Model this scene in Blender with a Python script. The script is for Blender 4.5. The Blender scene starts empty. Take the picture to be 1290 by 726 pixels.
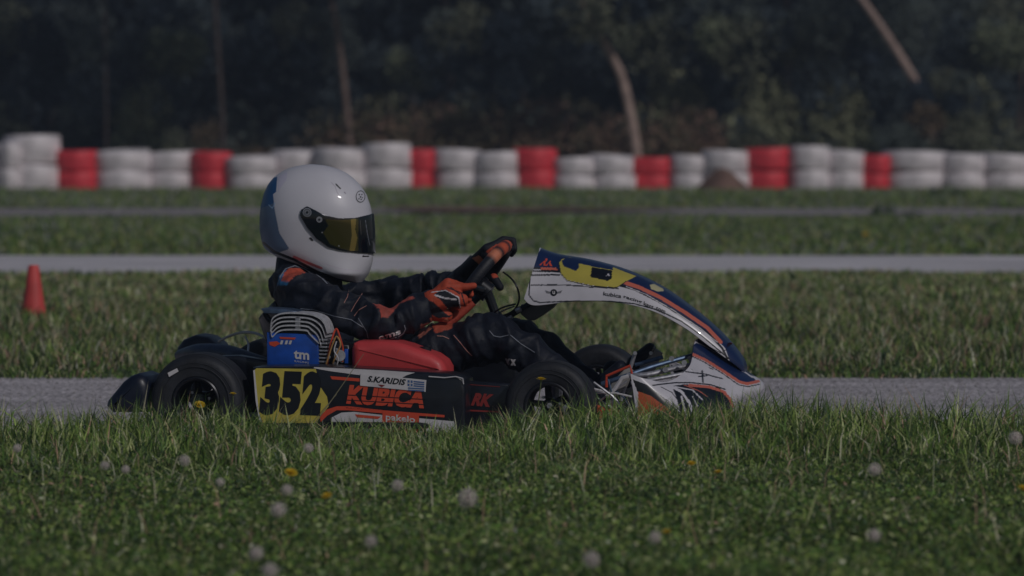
import bpy, bmesh, math, random
import numpy as np
from mathutils import Vector, Matrix, noise
from mathutils.bvhtree import BVHTree
random.seed(7); rng = np.random.default_rng(11)
sc = bpy.context.scene; COL = sc.collection
# ------------------------------------------------------------ camera model
W, Hh = 1290.0, 726.0
F = 6960.0; CH = 0.975; YH = 139.0; CY = -16.4
pitch = math.atan((Hh/2-YH)/F)
CAM = Vector((0, CY, CH))
def ray(px, py):
    a = (px-W/2)/F; b = (Hh/2-py)/F
    f = Vector((0, math.cos(pitch), -math.sin(pitch))); u = Vector((0, math.sin(pitch), math.cos(pitch)))
    return (f + u*b + Vector((a, 0, 0)))
def dist(py, z=0.0): return F*(CH-z)/(py-YH)          # metres from the camera of a point at height z
def at(px, d, z):                                        # world point in column px, at distance d, height z
    return Vector(((px-W/2)/F*d, CY+d, z))
def zat(py, d): return CH-(py-YH)*d/F
PSI = math.radians(8.5)
U = Vector((math.cos(PSI), -math.sin(PSI), 0)); V = Vector((math.sin(PSI), math.cos(PSI), 0)); Z = Vector((0, 0, 1))
KO = Vector((-0.18, 0.0, 0))                             # kart origin on the track
KM = Matrix(((U.x, V.x, 0, KO.x), (U.y, V.y, 0, KO.y), (0, 0, 1, 0), (0, 0, 0, 1)))
KI = KM.inverted()
def P(px, py, v):                                        # kart-local point of a photo column/row at lateral offset v
    r = ray(px, py); t = (v-(CAM-KO).dot(V))/r.dot(V)
    return KI @ (CAM+r*t)
def proj(p):                                             # local -> photo px
    w = KM @ Vector(p); d = w-CAM
    dep = d.y*math.cos(pitch)-d.z*math.sin(pitch); up = d.y*math.sin(pitch)+d.z*math.cos(pitch)
    return (W/2+d.x/dep*F, Hh/2-up/dep*F)
def proj_np(co):
    K = np.array(KM); w = co@K[:3, :3].T+K[:3, 3]; d = w-np.array(CAM)
    dep = d[:, 1]*math.cos(pitch)-d[:, 2]*math.sin(pitch); up = d[:, 1]*math.sin(pitch)+d[:, 2]*math.cos(pitch)
    return np.stack([W/2+d[:, 0]/dep*F, Hh/2-up/dep*F], 1)
def lin(c):
    c = c/255.0
    return c/12.92 if c <= 0.04045 else ((c+0.055)/1.055)**2.4
def ob(r, g, b, k=3.6):                                  # measured value -> base colour
    return tuple(max(0.004, min(0.82, lin(x)*k)) for x in (r, g, b))
# ------------------------------------------------------------ materials
MATS = {}
def mat(name, color=(.5, .5, .5), rough=.5, metal=0, coat=0, attr=None, nscale=0, namt=0.15, bump=0, bscale=60, trans=0, spec=.5):
    if name in MATS: return MATS[name]
    m = bpy.data.materials.new(name); m.use_nodes = True; nt = m.node_tree; n = nt.nodes; L = nt.links
    b = n['Principled BSDF']; b.inputs['Base Color'].default_value = (*color, 1)
    b.inputs['Roughness'].default_value = rough; b.inputs['Metallic'].default_value = metal
    b.inputs['Coat Weight'].default_value = coat; b.inputs['Specular IOR Level'].default_value = spec
    src = None
    if attr:
        a = n.new('ShaderNodeVertexColor'); a.layer_name = attr; src = a.outputs['Color']
    tc = n.new('ShaderNodeTexCoord')
    if nscale:
        nz = n.new('ShaderNodeTexNoise'); nz.inputs['Scale'].default_value = nscale; nz.inputs['Detail'].default_value = 6
        L.new(tc.outputs['Object'], nz.inputs['Vector'])
        mr = n.new('ShaderNodeMapRange'); mr.inputs['From Min'].default_value = .3; mr.inputs['From Max'].default_value = .7
        mr.inputs['To Min'].default_value = 1-namt; mr.inputs['To Max'].default_value = 1+namt
        L.new(nz.outputs['Fac'], mr.inputs['Value'])
        mx = n.new('ShaderNodeVectorMath'); mx.operation = 'SCALE'
        if src: L.new(src, mx.inputs[0])
        else: mx.inputs[0].default_value = color
        L.new(mr.outputs['Result'], mx.inputs['Scale']); src = mx.outputs['Vector']
    if src: L.new(src, b.inputs['Base Color'])
    if bump:
        nb = n.new('ShaderNodeTexNoise'); nb.inputs['Scale'].default_value = bscale; nb.inputs['Detail'].default_value = 5
        L.new(tc.outputs['Object'], nb.inputs['Vector'])
        bp = n.new('ShaderNodeBump'); bp.inputs['Strength'].default_value = bump; bp.inputs['Distance'].default_value = .01
        L.new(nb.outputs['Fac'], bp.inputs['Height']); L.new(bp.outputs['Normal'], b.inputs['Normal'])
    if trans:
        t = n.new('ShaderNodeBsdfTranslucent'); ms = n.new('ShaderNodeMixShader'); ms.inputs[0].default_value = trans
        if src: L.new(src, t.inputs['Color'])
        else: t.inputs['Color'].default_value = (*color, 1)
        L.new(b.outputs[0], ms.inputs[1]); L.new(t.outputs[0], ms.inputs[2]); L.new(ms.outputs[0], n['Material Output'].inputs['Surface'])
    MATS[name] = m; return m
BLACKP = mat('black_plastic', (.009, .011, .018), .33, coat=.2, nscale=30, namt=.3)
BLACKM = mat('black_metal', (.012, .014, .02), .35, .3)
DARK = mat('dark_steel', (.03, .035, .045), .35, .7)
NAVY = mat('navy_plastic', (.005, .009, .024), .4, coat=.1, nscale=14, namt=.25)
BLUE = mat('blue_plastic', (.01, .075, .40), .35, coat=.2, nscale=25, namt=.3)
WHITE = mat('white_vinyl', (.62, .60, .62), .32, coat=.3, nscale=22, namt=.1)
YELLOW = mat('yellow_vinyl', (.55, .46, .08), .4, nscale=30, namt=.1)
ORANGE = mat('orange_red_vinyl', (.62, .075, .035), .4)
REDT = mat('dark_red_vinyl', (.18, .02, .02), .45)
BLACKV = mat('black_vinyl', (.006, .008, .013), .4)
SILVER = mat('raw_aluminium', (.42, .42, .46), .42, .6, nscale=80, namt=.3)
STEELB = mat('blued_steel', (.10, .15, .24), .42, .6, nscale=60, namt=.3)
TANK = mat('red_tank_plastic', (.60, .055, .06), .5, coat=.12, nscale=16, namt=.12, bump=.08, bscale=30)
RUBBER = mat('tyre_rubber', (.016, .018, .024), .62, nscale=22, namt=.4, bump=.15, bscale=90)
RUBBER2 = mat('worn_tread', (.032, .034, .042), .75, nscale=30, namt=.4, bump=.3, bscale=120)
GOLD = mat('copper_cable', (.5, .28, .1), .5)
PAINT = mat('painted_shell', attr='Col', rough=.3, coat=.35, nscale=18, namt=.07)
SHELL = mat('helmet_shell', attr='Col', rough=.42, coat=.25, nscale=9, namt=.05)
SUIT = mat('suit_fabric', attr='Col', rough=.6, nscale=45, namt=.25, bump=.3, bscale=60, spec=.32)
GLOVE = mat('glove_fabric', attr='Col', rough=.65, nscale=60, namt=.2, bump=.2, bscale=120, spec=.3)
SKIN = mat('skin', (.45, .25, .18), .5)
# ------------------------------------------------------------ mesh builder
def tag(o, label=None, cat=None, group=None, kind=None):
    if label: o['label'] = label
    if cat: o['category'] = cat
    if group: o['group'] = group
    if kind: o['kind'] = kind
    return o
def empty(name, loc=(0, 0, 0), rz=0, mtx=None):
    o = bpy.data.objects.new(name, None); o.empty_display_size = .1; COL.objects.link(o)
    if mtx is not None: o.matrix_world = mtx
    else: o.location = loc; o.rotation_euler = (0, 0, rz)
    return o
class MB:
    def __init__(s): s.v = []; s.f = []; s.m = []; s.mats = []
    def mi(s, m):
        if m not in s.mats: s.mats.append(m)
        return s.mats.index(m)
    def add(s, vs, fs, m):
        o = len(s.v); s.v += [tuple(p) for p in vs]; i = s.mi(m)
        for f in fs: s.f.append([o+k for k in f]); s.m.append(i)
    def tube(s, pts, r, m, n=10, cap=True, smooth=0):
        pts = [Vector(p) for p in pts]
        if smooth: pts, r = crom(pts, smooth, r)
        rs = r if isinstance(r, (list, tuple)) else [r]*len(pts)
        vs = []; a = None
        for i, p in enumerate(pts):
            t = (pts[min(i+1, len(pts)-1)]-pts[max(i-1, 0)]).normalized()
            if a is None: a = t.orthogonal().normalized()
            a = (a-t*a.dot(t)).normalized(); b = t.cross(a)
            for k in range(n):
                w = 2*math.pi*k/n; vs.append(p+(a*math.cos(w)+b*math.sin(w))*rs[i])
        fs = []
        for i in range(len(pts)-1):
            for k in range(n): fs.append((i*n+k, i*n+(k+1) % n, (i+1)*n+(k+1) % n, (i+1)*n+k))
        if cap: fs.append(tuple(range(n-1, -1, -1))); fs.append(tuple(range((len(pts)-1)*n, len(pts)*n)))
        s.add(vs, fs, m); return s
    def prism(s, pts, v0, v1, m, b=.004, px=True, steps=3):
        """rounded plate / solid from an outline in the kart's side plane, between lateral v0 and v1"""
        if px: q = [P(x, y, v0) for x, y in pts]; q = [(p.x, p.z) for p in q]
        else: q = list(pts)
        ar = sum(q[i][0]*q[(i+1) % len(q)][1]-q[(i+1) % len(q)][0]*q[i][1] for i in range(len(q)))
        if ar < 0: q.reverse()
        n = len(q); N = []
        for i in range(n):
            a, c, d = q[i-1], q[i], q[(i+1) % n]
            e1 = Vector((c[0]-a[0], c[1]-a[1])).normalized(); e2 = Vector((d[0]-c[0], d[1]-c[1])).normalized()
            h = Vector((e1.y+e2.y, -e1.x-e2.x)); h = h.normalized() if h.length > 1e-6 else Vector((e1.y, -e1.x)); N.append(h)
        rings = []
        for k in range(steps+1):
            w = math.pi/2*(1-k/steps); rings.append((v0+b*(1-math.sin(w)), b*(1-math.cos(w))))
        rings += [(v1-(r[0]-v0), r[1]) for r in reversed(rings)]
        vs = []; fs = []
        for vv, ins in rings:
            for i in range(n): vs.append((q[i][0]-N[i].x*ins, vv, q[i][1]-N[i].y*ins))
        R = len(rings)
        for k in range(R-1):
            for i in range(n): fs.append((k*n+i, k*n+(i+1) % n, (k+1)*n+(i+1) % n, (k+1)*n+i))
        fs.append(tuple(range(n))); fs.append(tuple(range((R-1)*n, R*n))[::-1])
        # first ring is at v0+b in height order; rebuild so that the near face is ring 0
        s.add(vs, fs, m); return s
    def box(s, c, d, m, rot=None):
        vs = []
        for x in (-1, 1):
            for y in (-1, 1):
                for z in (-1, 1):
                    p = Vector((x*d[0]/2, y*d[1]/2, z*d[2]/2))
                    if rot: p = rot @ p
                    vs.append(p+Vector(c))
        s.add(vs, [(0, 1, 3, 2), (4, 6, 7, 5), (0, 4, 5, 1), (2, 3, 7, 6), (0, 2, 6, 4), (1, 5, 7, 3)], m); return s
    def flat(s, pts, v, m):                                # sticker on a plane v = const
        s.add([P(x, y, v) for x, y in pts], [tuple(range(len(pts)))], m); return s
    def lathe(s, prof, m, n=64, c=(0, 0, 0)):              # axis along local y; prof = (r, y)
        vs = []; fs = []; k = len(prof)
        for i in range(n):
            w = 2*math.pi*i/n
            for r, y in prof: vs.append((c[0]+r*math.cos(w), c[1]+y, c[2]+r*math.sin(w)))
        for i in range(n):
            for j in range(k-1):
                fs.append((i*k+j, i*k+j+1, ((i+1) % n)*k+j+1, ((i+1) % n)*k+j))
        s.add(vs, fs, m); return s
    def lathez(s, prof, m, n=24, c=(0, 0, 0)):
        vs = []; fs = []; k = len(prof)
        for i in range(n):
            w = 2*math.pi*i/n
            for r, z in prof: vs.append((c[0]+r*math.cos(w), c[1]+r*math.sin(w), c[2]+z))
        for i in range(n):
            for j in range(k-1):
                fs.append((i*k+j, ((i+1) % n)*k+j, ((i+1) % n)*k+j+1, i*k+j+1))
        s.add(vs, fs, m); return s
    def text(s, string, quad, v, m, bold=0, shear=0):      # quad: TL, TR, BR, BL in px on plane v
        vs, fs = textmesh(string, bold, shear)
        out = []
        for x, y in vs:
            tx = quad[0][0]*(1-x)*y+quad[1][0]*x*y+quad[2][0]*x*(1-y)+quad[3][0]*(1-x)*(1-y)
            ty = quad[0][1]*(1-x)*y+quad[1][1]*x*y+quad[2][1]*x*(1-y)+quad[3][1]*(1-x)*(1-y)
            out.append(v(tx, ty) if callable(v) else P(tx, ty, v))
        s.add(out, fs, m); return s
    def build(s, name, parent=None, smooth=True, ang=35):
        me = bpy.data.meshes.new(name); me.from_pydata(s.v, [], s.f); me.validate()
        for m in s.mats: me.materials.append(m)
        if len(me.polygons) == len(s.m): me.polygons.foreach_set('material_index', s.m)
        bm = bmesh.new(); bm.from_mesh(me)
        bmesh.ops.recalc_face_normals(bm, faces=bm.faces)
        if smooth:
            for f in bm.faces: f.smooth = True
            ca = math.radians(ang)
            for e in bm.edges:
                if len(e.link_faces) == 2 and e.calc_face_angle(0) > ca: e.smooth = False
        bm.to_mesh(me); bm.free()
        o = bpy.data.objects.new(name, me); COL.objects.link(o)
        if parent: o.parent = parent
        return o
def crom(pts, k, r=None):
    out = []; rr = []; n = len(pts)
    for i in range(n-1):
        p0, p1, p2, p3 = pts[max(i-1, 0)], pts[i], pts[i+1], pts[min(i+2, n-1)]
        for j in range(k):
            t = j/k
            out.append(.5*((2*p1)+(p2-p0)*t+(2*p0-5*p1+4*p2-p3)*t*t+(3*p1-p0-3*p2+p3)*t**3))
            if isinstance(r, (list, tuple)): rr.append(r[i]*(1-t)+r[i+1]*t)
    out.append(pts[-1])
    if isinstance(r, (list, tuple)): rr.append(r[-1]); return out, rr
    return out, r
_tc = {}
def textmesh(string, bold=0, shear=0):
    key = (string, bold, shear)
    if key in _tc: return _tc[key]
    cu = bpy.data.curves.new('lettering', 'FONT'); cu.body = string; cu.offset = bold; cu.shear = shear; cu.resolution_u = 3
    o = bpy.data.objects.new('lettering', cu); COL.objects.link(o)
    dg = bpy.context.evaluated_depsgraph_get(); ev = o.evaluated_get(dg); me = ev.to_mesh()
    c = np.array([v.co[:2] for v in me.vertices]); fs = [tuple(p.vertices) for p in me.polygons]
    ev.to_mesh_clear(); bpy.data.objects.remove(o); bpy.data.curves.remove(cu)
    c -= c.min(0); c /= c.max(0)
    _tc[key] = (c.tolist(), fs); return _tc[key]
def inpoly(pts, poly):
    x, y = pts[:, 0], pts[:, 1]; r = np.zeros(len(pts), bool); n = len(poly); j = n-1
    for i in range(n):
        xi, yi = poly[i]; xj, yj = poly[j]
        if yi != yj: r ^= ((yi > y) != (yj > y)) & (x < (xj-xi)*(y-yi)/(yj-yi)+xi)
        j = i
    return r
def nearline(pts, line, w):
    r = np.zeros(len(pts), bool)
    for (x0, y0), (x1, y1) in zip(line[:-1], line[1:]):
        a = np.array([x0, y0]); d = np.array([x1-x0, y1-y0]); L2 = (d**2).sum()+1e-9
        t = np.clip(((pts-a)@d)/L2, 0, 1); q = a+t[:, None]*d
        r |= ((pts-q)**2).sum(1) < w*w/4
    return r
def setcol(me, cols):                                     # per-vertex colour attribute
    ca = me.color_attributes.new('Col', 'FLOAT_COLOR', 'POINT')
    a = np.ones((len(me.vertices), 4), np.float32); a[:, :3] = cols; ca.data.foreach_set('color', a.ravel())
def coords(me):
    a = np.empty(len(me.vertices)*3); me.vertices.foreach_get('co', a); return a.reshape(-1, 3)
def paint(o, base, ops, near_only=None):
    """livery: ops = ('poly', pts, col) / ('line', pts, width, col); mirrored for the far half"""
    me = o.data; co = coords(me).copy(); co[:, 1] = np.where(co[:, 1] > 0, -co[:, 1], co[:, 1]) if near_only is None else co[:, 1]
    pp = proj_np(co); c = np.tile(np.array(base, float), (len(pp), 1))
    for op in ops:
        k = inpoly(pp, op[1]) if op[0] == 'poly' else nearline(pp, op[1], op[2])
        if near_only is not None: k &= near_only(co)
        c[k] = op[-1]
    setcol(me, c)
def gridsurf(name, ctrl, nu, nv, m, parent, thick=.003):
    """ctrl[i][j] local points; bicubic Catmull-Rom surface"""
    rows = [crom([Vector(p) for p in r], nv)[0] for r in ctrl]
    cols = list(zip(*rows)); cols = [crom(list(c), nu)[0] for c in cols]
    A = len(cols); B = len(cols[0]); b = MB()
    vs = [p for c in cols for p in c]
    fs = [(i*B+j, i*B+j+1, (i+1)*B+j+1, (i+1)*B+j) for i in range(A-1) for j in range(B-1)]
    b.add(vs, fs, m); o = b.build(name, parent)
    return o
def solid(o, t, offset=0):
    md = o.modifiers.new('thickness', 'SOLIDIFY'); md.thickness = t; md.offset = offset; return o
def sticker(target, eps=.0015):
    me = target.data; bv = BVHTree.FromPolygons([v.co for v in me.vertices], [p.vertices for p in me.polygons])
    cl = KI @ CAM; R3 = KI.to_3x3()
    def f(px, py):
        d = (R3 @ ray(px, py)).normalized(); h, nrm, _, _ = bv.ray_cast(cl+d*12, d)
        if h is None: return P(px, py, -.1)
        return h-d*eps
    return f
def strip(g, f, pts, w, m):                              # stitched line / piping laid on a surface
    pp = []
    for (x0, y0), (x1, y1) in zip(pts[:-1], pts[1:]):
        k = max(1, int(math.hypot(x1-x0, y1-y0)/3))
        pp += [(x0+(x1-x0)*i/k, y0+(y1-y0)*i/k) for i in range(k)]
    pp.append(pts[-1]); vs = []
    for i, (x, y) in enumerate(pp):
        a = pp[max(i-1, 0)]; c = pp[min(i+1, len(pp)-1)]; dx, dy = c[0]-a[0], c[1]-a[1]; l = math.hypot(dx, dy)+1e-6
        vs += [f(x-dy/l*w/2, y+dx/l*w/2), f(x+dy/l*w/2, y-dx/l*w/2)]
    g.add(vs, [(2*i, 2*i+1, 2*i+3, 2*i+2) for i in range(len(pp)-1)], m)
# ============================================================ GO-KART
kart = empty('go_kart', mtx=KM)
tag(kart, 'racing go-kart with black side pod numbered 352 and white and navy front fairing', 'go-kart')
# --- wheels
def wheel(px, py, v, r, w, near, narrow):
    c = P(px, py, v) if py else None
    return c
rear = P(247, 507, -.61); front = P(691, 505, -.575)
rz_r = .1375; rz_f = .1295
def make_wheel(u, r, wd, rim_r, vc, outer):
    """outer = -1 near side faces the camera"""
    root = empty('wheel'); root.parent = kart; root.location = (u, vc, r)
    pr = []; h = wd/2
    pr = [(rim_r-.004, -h*.80), (rim_r+.006, -h*.93), (r*.80, -h*1.0), (r*.88, -h*.97), (r*.945, -h*.86), (r*.985, -h*.66), (r, -h*.35), (r*1.001, 0)]
    pr = pr+[(a, -b) for a, b in reversed(pr[:-1])]+[(rim_r-.004, -h*.8)]
    t = MB().lathe(pr, RUBBER, 80)
    # moulded rings on the sidewall
    for rr in (.80, .72):
        t.lathe([(r*rr-.0012, outer*h*.99), (r*rr, outer*(h+.0015)), (r*rr+.0012, outer*h*.99)], RUBBER2, 80)
    t.lathe([(r*.975, outer*h*.70), (r*.985, outer*(h*.7+.0008)), (r*.992, outer*h*.62)], RUBBER2, 80)
    tt = t.build('tyre', root)
    m = MB()
    m.lathe([(rim_r+.004, -h*.95), (rim_r, -h*.98), (rim_r-.006, -h*.92), (rim_r-.009, -h*.3), (rim_r-.012, 0), (rim_r-.009, h*.3), (rim_r-.006, h*.92), (rim_r, h*.98), (rim_r+.004, h*.95)], BLACKM, 56)
    for k in range(5):
        w = 2*math.pi*k/5+.5; a = Vector((math.cos(w), 0, math.sin(w)))
        m.tube([a*.02+Vector((0, outer*h*.25, 0)), a*(rim_r-.008)+Vector((0, outer*h*.1, 0))], [.011, .008], BLACKM, 8)
    m.lathe([(.0, outer*h*.5), (.012, outer*h*.5), (.014, outer*h*.45), (.022, outer*h*.3), (.024, -outer*h*.3)], DARK, 24)
    for k in range(3):
        w = 2*math.pi*k/3+.2; a = Vector((math.cos(w)*.03, 0, math.sin(w)*.03))
        m.tube([a+Vector((0, outer*h*.1, 0)), a+Vector((0, outer*h*.42, 0))], .0045, SILVER, 6)
    m.lathe([(0, outer*h*.56), (.008, outer*h*.56), (.009, outer*h*.5)], SILVER, 6)
    m.build('rim', root)
    return root, tt
wR, tR = make_wheel(rear.x, rz_r, .18, .066, -.53, -1)
wL, tL = make_wheel(rear.x, rz_r, .18, .066, .53, 1)
wf, tf = make_wheel(front.x, rz_f, .13, .066, -.52, -1)
wfl, tfl = make_wheel(front.x, rz_f, .13, .066, .56, 1)
wf.rotation_euler = (0, 0, math.radians(-1)); wfl.rotation_euler = (0, 0, math.radians(-3))
tag(wR, 'rear wheel with a small white sticker on its sidewall')
s = MB()
q = [P(x, y, -.623) for x, y in ((211, 470), (223, 464), (225, 468), (213, 475))]
s.add(q, [(0, 1, 2, 3)], WHITE); s.build('sticker', kart, False)
# --- chassis
CH_ = MB()
def L(px, py, v): return P(px, py, v)
uR, uF = rear.x, front.x
for sgn in (-1, 1):
    CH_.tube([(uR-.1, sgn*.30, .075), (uR+.15, sgn*.32, .055), (uR+.5, sgn*.30, .045), (uF-.12, sgn*.2, .045), (uF+.05, sgn*.22, .05), (uF+.16, sgn*.15, .06)], .0155, BLACKM, smooth=5)
    CH_.tube([(uR+.28, sgn*.32, .06), (uR+.3, sgn*.58, .07), (uF-.3, sgn*.58, .07), (uF-.28, sgn*.28, .05)], .01, BLACKM, smooth=4)
    CH_.tube([(uF, sgn*.22, .05), (uF, sgn*.38, .11), (uF, sgn*.44, .13)], .015, BLACKM)
    CH_.tube([(uF, sgn*.40, .07), (uF, sgn*.40, .18)], .016, SILVER)
CH_.tube([(uR-.1, -.3, .075), (uR-.1, .3, .075)], .0155, BLACKM)
CH_.tube([(uR, -.6, rz_r), (uR, .6, rz_r)], .02, DARK)
CH_.tube([(uF+.16, -.15, .06), (uF+.16, .15, .06)], .0155, BLACKM)
CH_.tube([(uF, -.22, .05), (uF, .22, .05)], .0155, BLACKM)
CH_.build('chassis', kart)
ft = MB(); ft.box((uF-.2, 0, .032), (.62, .42, .004), DARK); ft.build('floor_tray', kart, False)
bd = MB(); bd.lathe([(.03, -.004), (.09, -.004), (.09, .004), (.03, .004)], SILVER, 40, (uR, .2, rz_r)); bd.build('brake_disc', kart)
sp = MB(); sp.lathe([(.03, -.003), (.085, -.003), (.088, 0), (.085, .003), (.03, .003)], DARK, 40, (uR, -.27, rz_r)); sp.build('sprocket', kart)
# steering rods
sr = MB()
for sgn in (-1, 1): sr.tube([(uF-.05, sgn*.03, .08), (uF-.045, sgn*.38, .11)], .007, SILVER, 8)
sr.build('tie_rod', kart)
# --- rear bumper : near end wraps behind the rear tyre, low bar, far end stands taller
rb = MB()
rb.prism([(134, 505), (144, 493), (153, 482), (163, 474), (172, 471), (182, 475), (188, 486), (189, 520), (140, 520), (132, 512)], -.60, -.36, NAVY, .03)
e = P(160, 495, -.5)
rb.tube([(e.x+.01, -.4, .13), (e.x-.01, -.2, .12), (e.x-.01, .2, .12), (e.x+.01, .42, .13)], .035, BLACKP, 14, smooth=4)
fe = [P(x, y, .42) for x, y in ((222, 450), (223, 438), (231, 428), (246, 422), (262, 425), (274, 434), (281, 448), (276, 480), (225, 480))]
rb.prism([(p.x, p.z) for p in fe], .40, .60, NAVY, .03, px=False)
for sgn in (-1, 1): rb.tube([(e.x, sgn*.2, .12), (uR-.1, sgn*.2, .075)], .012, BLACKM)
rb.build('rear_bumper', kart)
# exhaust along the rear axle
ex = MB()
ex.tube([P(345, 462, -.2), P(318, 455, -.12), P(285, 446, 0), P(250, 444, .1), P(226, 448, .22)], [.018, .024, .028, .026, .016], mat('exhaust_steel', (.012, .022, .05), .4, .3, nscale=30, namt=.4), 18, smooth=5)
ex.build('exhaust_pipe', kart)
hs = MB(); hs.tube([P(276, 430, .3), P(288, 424, .25), (P(305, 419, .2)), P(322, 420, .1), P(336, 427, 0)], .0042, mat('pale_hose', (.42, .42, .42), .5), 8, smooth=5)
hs.tube([P(309, 424, .2), P(313, 434, .18), P(312, 445, .1)], .003, WHITE, 6, smooth=3)
hs.build('breather_hose', kart)
# dark chain guard between rear tyre and pod
cg = MB(); cg.prism([(268, 449), (300, 448), (345, 456), (350, 470), (330, 520), (305, 520), (290, 470)], -.34, -.27, BLACKP, .01); cg.build('chain_guard', kart)
# --- seat
st = MB()
ctrl = []
prof = [((330, 402), .15), ((338, 425), .165), ((352, 460), .17), ((372, 500), .17), ((410, 522), .165), ((460, 522), .16), ((490, 508), .15)]
for (xy, hw) in prof:
    c = P(xy[0], xy[1], 0); row = []
    for k in range(-4, 5):
        a = k/4; up = abs(a)**3
        row.append(Vector((c.x+up*.07, a*hw, c.z+up*.06)))
    ctrl.append(row)
sto = gridsurf('seat', ctrl, 5, 3, BLACKP, kart); solid(sto, .006)
# --- side pods
def pod(sgn):
    b = MB(); A, B = (-.60, -.42)
    out = [(318, 463), (345, 462), (400, 462), (480, 466), (560, 471), (577, 473), (584, 479), (586, 490), (586, 545), (560, 552), (420, 552), (330, 548), (322, 500)]
    if sgn < 0: b.prism(out, A, B, BLACKP, .012)
    else:
        q = [P(x, y, A) for x, y in out]; b.prism([(p.x, p.z) for p in q], -B, -A, BLACKP, .012, px=False)
    return b.build('side_pod', kart)
pod(-1); pod(1)
k = -.6015
g = MB()
g.flat([(396, 462.6), (480, 466.6), (523, 469.6), (512, 473), (505, 477), (455, 473), (414, 467.5), (395, 464)], k, WHITE)
g.flat([(416, 474), (455, 477), (455, 481), (418, 478)], k, ORANGE)
# white tube standing in for the highlight on the pod's front corner
g.tube([P(540, 474.5, k-.003), P(560, 476, k-.003), P(574, 474.5, k-.003), P(583, 477, k-.003), P(584, 484, k)], .0017, WHITE, 6)
g.flat([(403, 524), (412, 516), (424, 512), (440, 512), (483, 517), (560, 523), (560, 526), (483, 521), (438, 517), (424, 517), (412, 524), (404, 532)], k, ORANGE)
g.flat([(418, 526), (430, 520), (446, 519), (482, 523), (482, 545), (416, 545)], k, WHITE)
g.flat([(528, 527), (572, 531), (574, 545), (528, 545)], k, WHITE)
g.flat([(447, 522), (480, 525), (476, 528), (450, 526)], k-.0008, ORANGE)
g.flat([(482, 517), (528, 521), (527, 545), (481, 545)], k-.0008, ORANGE)
g.text('pakelo', [(486, 521), (523, 525), (523, 535), (486, 532)], k-.0016, WHITE, .02)
g.text('KUBICA', [(438, 484.5), (537, 490), (534, 515), (436, 509)], k, ORANGE, .055, .12)
for yy in (497, 503.5): g.flat([(435, yy), (537, yy+6), (537, yy+7), (435, yy+1)], k-.0008, BLACKV)
g.text('RACING KART', [(436, 513), (482, 516), (482, 518), (436, 515)], k, REDT, .01)
g.build('side_stickers', kart, False)
g = MB()
yo = [(321, 466), (323, 464), (398, 465), (399, 470), (404, 488), (412, 500), (414, 512), (405, 524), (398, 533), (331, 533), (326, 520), (324, 497)]
g.flat(yo, k, YELLOW); 
g.flat([(319, 467), (321, 466), (324, 497), (326, 520), (330, 532), (327, 532), (322, 505)], k, WHITE)
for ch, x0, x1 in (('3', 327, 351), ('5', 352, 378), ('2', 379, 404)):
    g.text(ch, [(x0+4, 467.5), (x1+4, 468.5), (x1-1, 524), (x0-1, 523)], k-.0008, BLACKV, .075)
g.build('number_panel', kart, False)
g = MB()
g.prism([(454, 471), (537, 479), (536, 494), (453.5, 486)], -.6045, -.602, WHITE, .0006)
g.text('S.KARIDIS', [(463.5, 473.5), (511.5, 478), (510.5, 485.6), (462.5, 481)], -.6055, BLACKV, .03, .2)
g.flat([(476, 484.5), (485, 485.3), (481, 488)], -.6055, REDT)
FB = mat('flag_blue', (.05, .12, .3), .5)
for i in range(5):
    y0 = 480+i*2.7; x0 = 514 if i > 2 else 521
    g.flat([(x0, y0-.7*(521-x0)/7*0+.0), (534.5, y0+1.3), (534.5, y0+2.8), (x0, y0+1.5)], -.6055, FB)
g.flat([(513.5, 479), (519.8, 479.6), (519.8, 487), (513.5, 486.4)], -.6052, FB)
g.flat([(513.5, 482.2), (519.8, 482.8), (519.8, 483.9), (513.5, 483.3)], -.6058, WHITE)
g.flat([(516, 479.3), (517.2, 479.4), (517.2, 486.7), (516, 486.6)], -.6058, WHITE)
g.build('name_plate', kart, False)
g = MB()
g.prism([(586, 480), (640, 484), (652, 500), (652, 545), (586, 545)], -.50, -.46, BLACKP, .008)
g.text('RK', [(598, 495), (622, 497), (617, 513), (593, 511)], -.5015, mat('faded_red', (.26, .028, .025), .5), .06, .1)
g.flat([(590, 484), (630, 487), (630, 488), (590, 485)], -.5012, REDT)
g.flat([(586, 516), (628, 518), (628, 520), (586, 518)], -.5012, mat('faded_red', (.30, .03, .025), .5))
g.build('front_skirt', kart)
# --- engine
en = MB()
en.prism([(336, 419), (401, 422), (402, 466), (336, 466)], -.41, -.27, BLUE, .004)
en.text('tm', [(370, 441), (389.5, 443), (389.5, 454), (370, 452)], -.4115, WHITE, .03)
en.text('RACING', [(371, 454), (389, 456), (389, 458.2), (371, 456.2)], -.4115, WHITE, .0)
en.flat([(352, 424.5), (373, 425.5), (371, 428), (353, 427)], -.4115, ORANGE)
en.flat([(339, 431), (349, 430), (353, 433), (346, 437), (340, 435)], -.4115, ORANGE)
for x in (354, 360, 365): en.flat([(x, 429), (x+3, 429.2), (x+1.5, 434), (x-1.5, 434)], -.4115, WHITE)
en.build('radiator_cover', kart)
en = MB()
en.prism([(343, 420), (345, 404), (358, 399), (385, 400), (400, 408), (408, 422), (408, 464), (343, 464)], -.395, -.28, BLACKM, .004)
FIN = mat('fin_alloy', (.62, .62, .66), .5, .35, nscale=80, namt=.25)
def arch(o):   # fin k: over the top and down the right side
    xl = 341+o*.3; t = 394.5+o*5.2; xr = 413-o*2.6
    pts = [(xl, 418-o*.2), (xl+2, t+9), (xl+9, t+2.5), (362, t), (386, t+.8), (xr-12, t+5), (xr-4, t+13), (xr, t+25 if o < 4 else 432)]
    return pts
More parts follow.
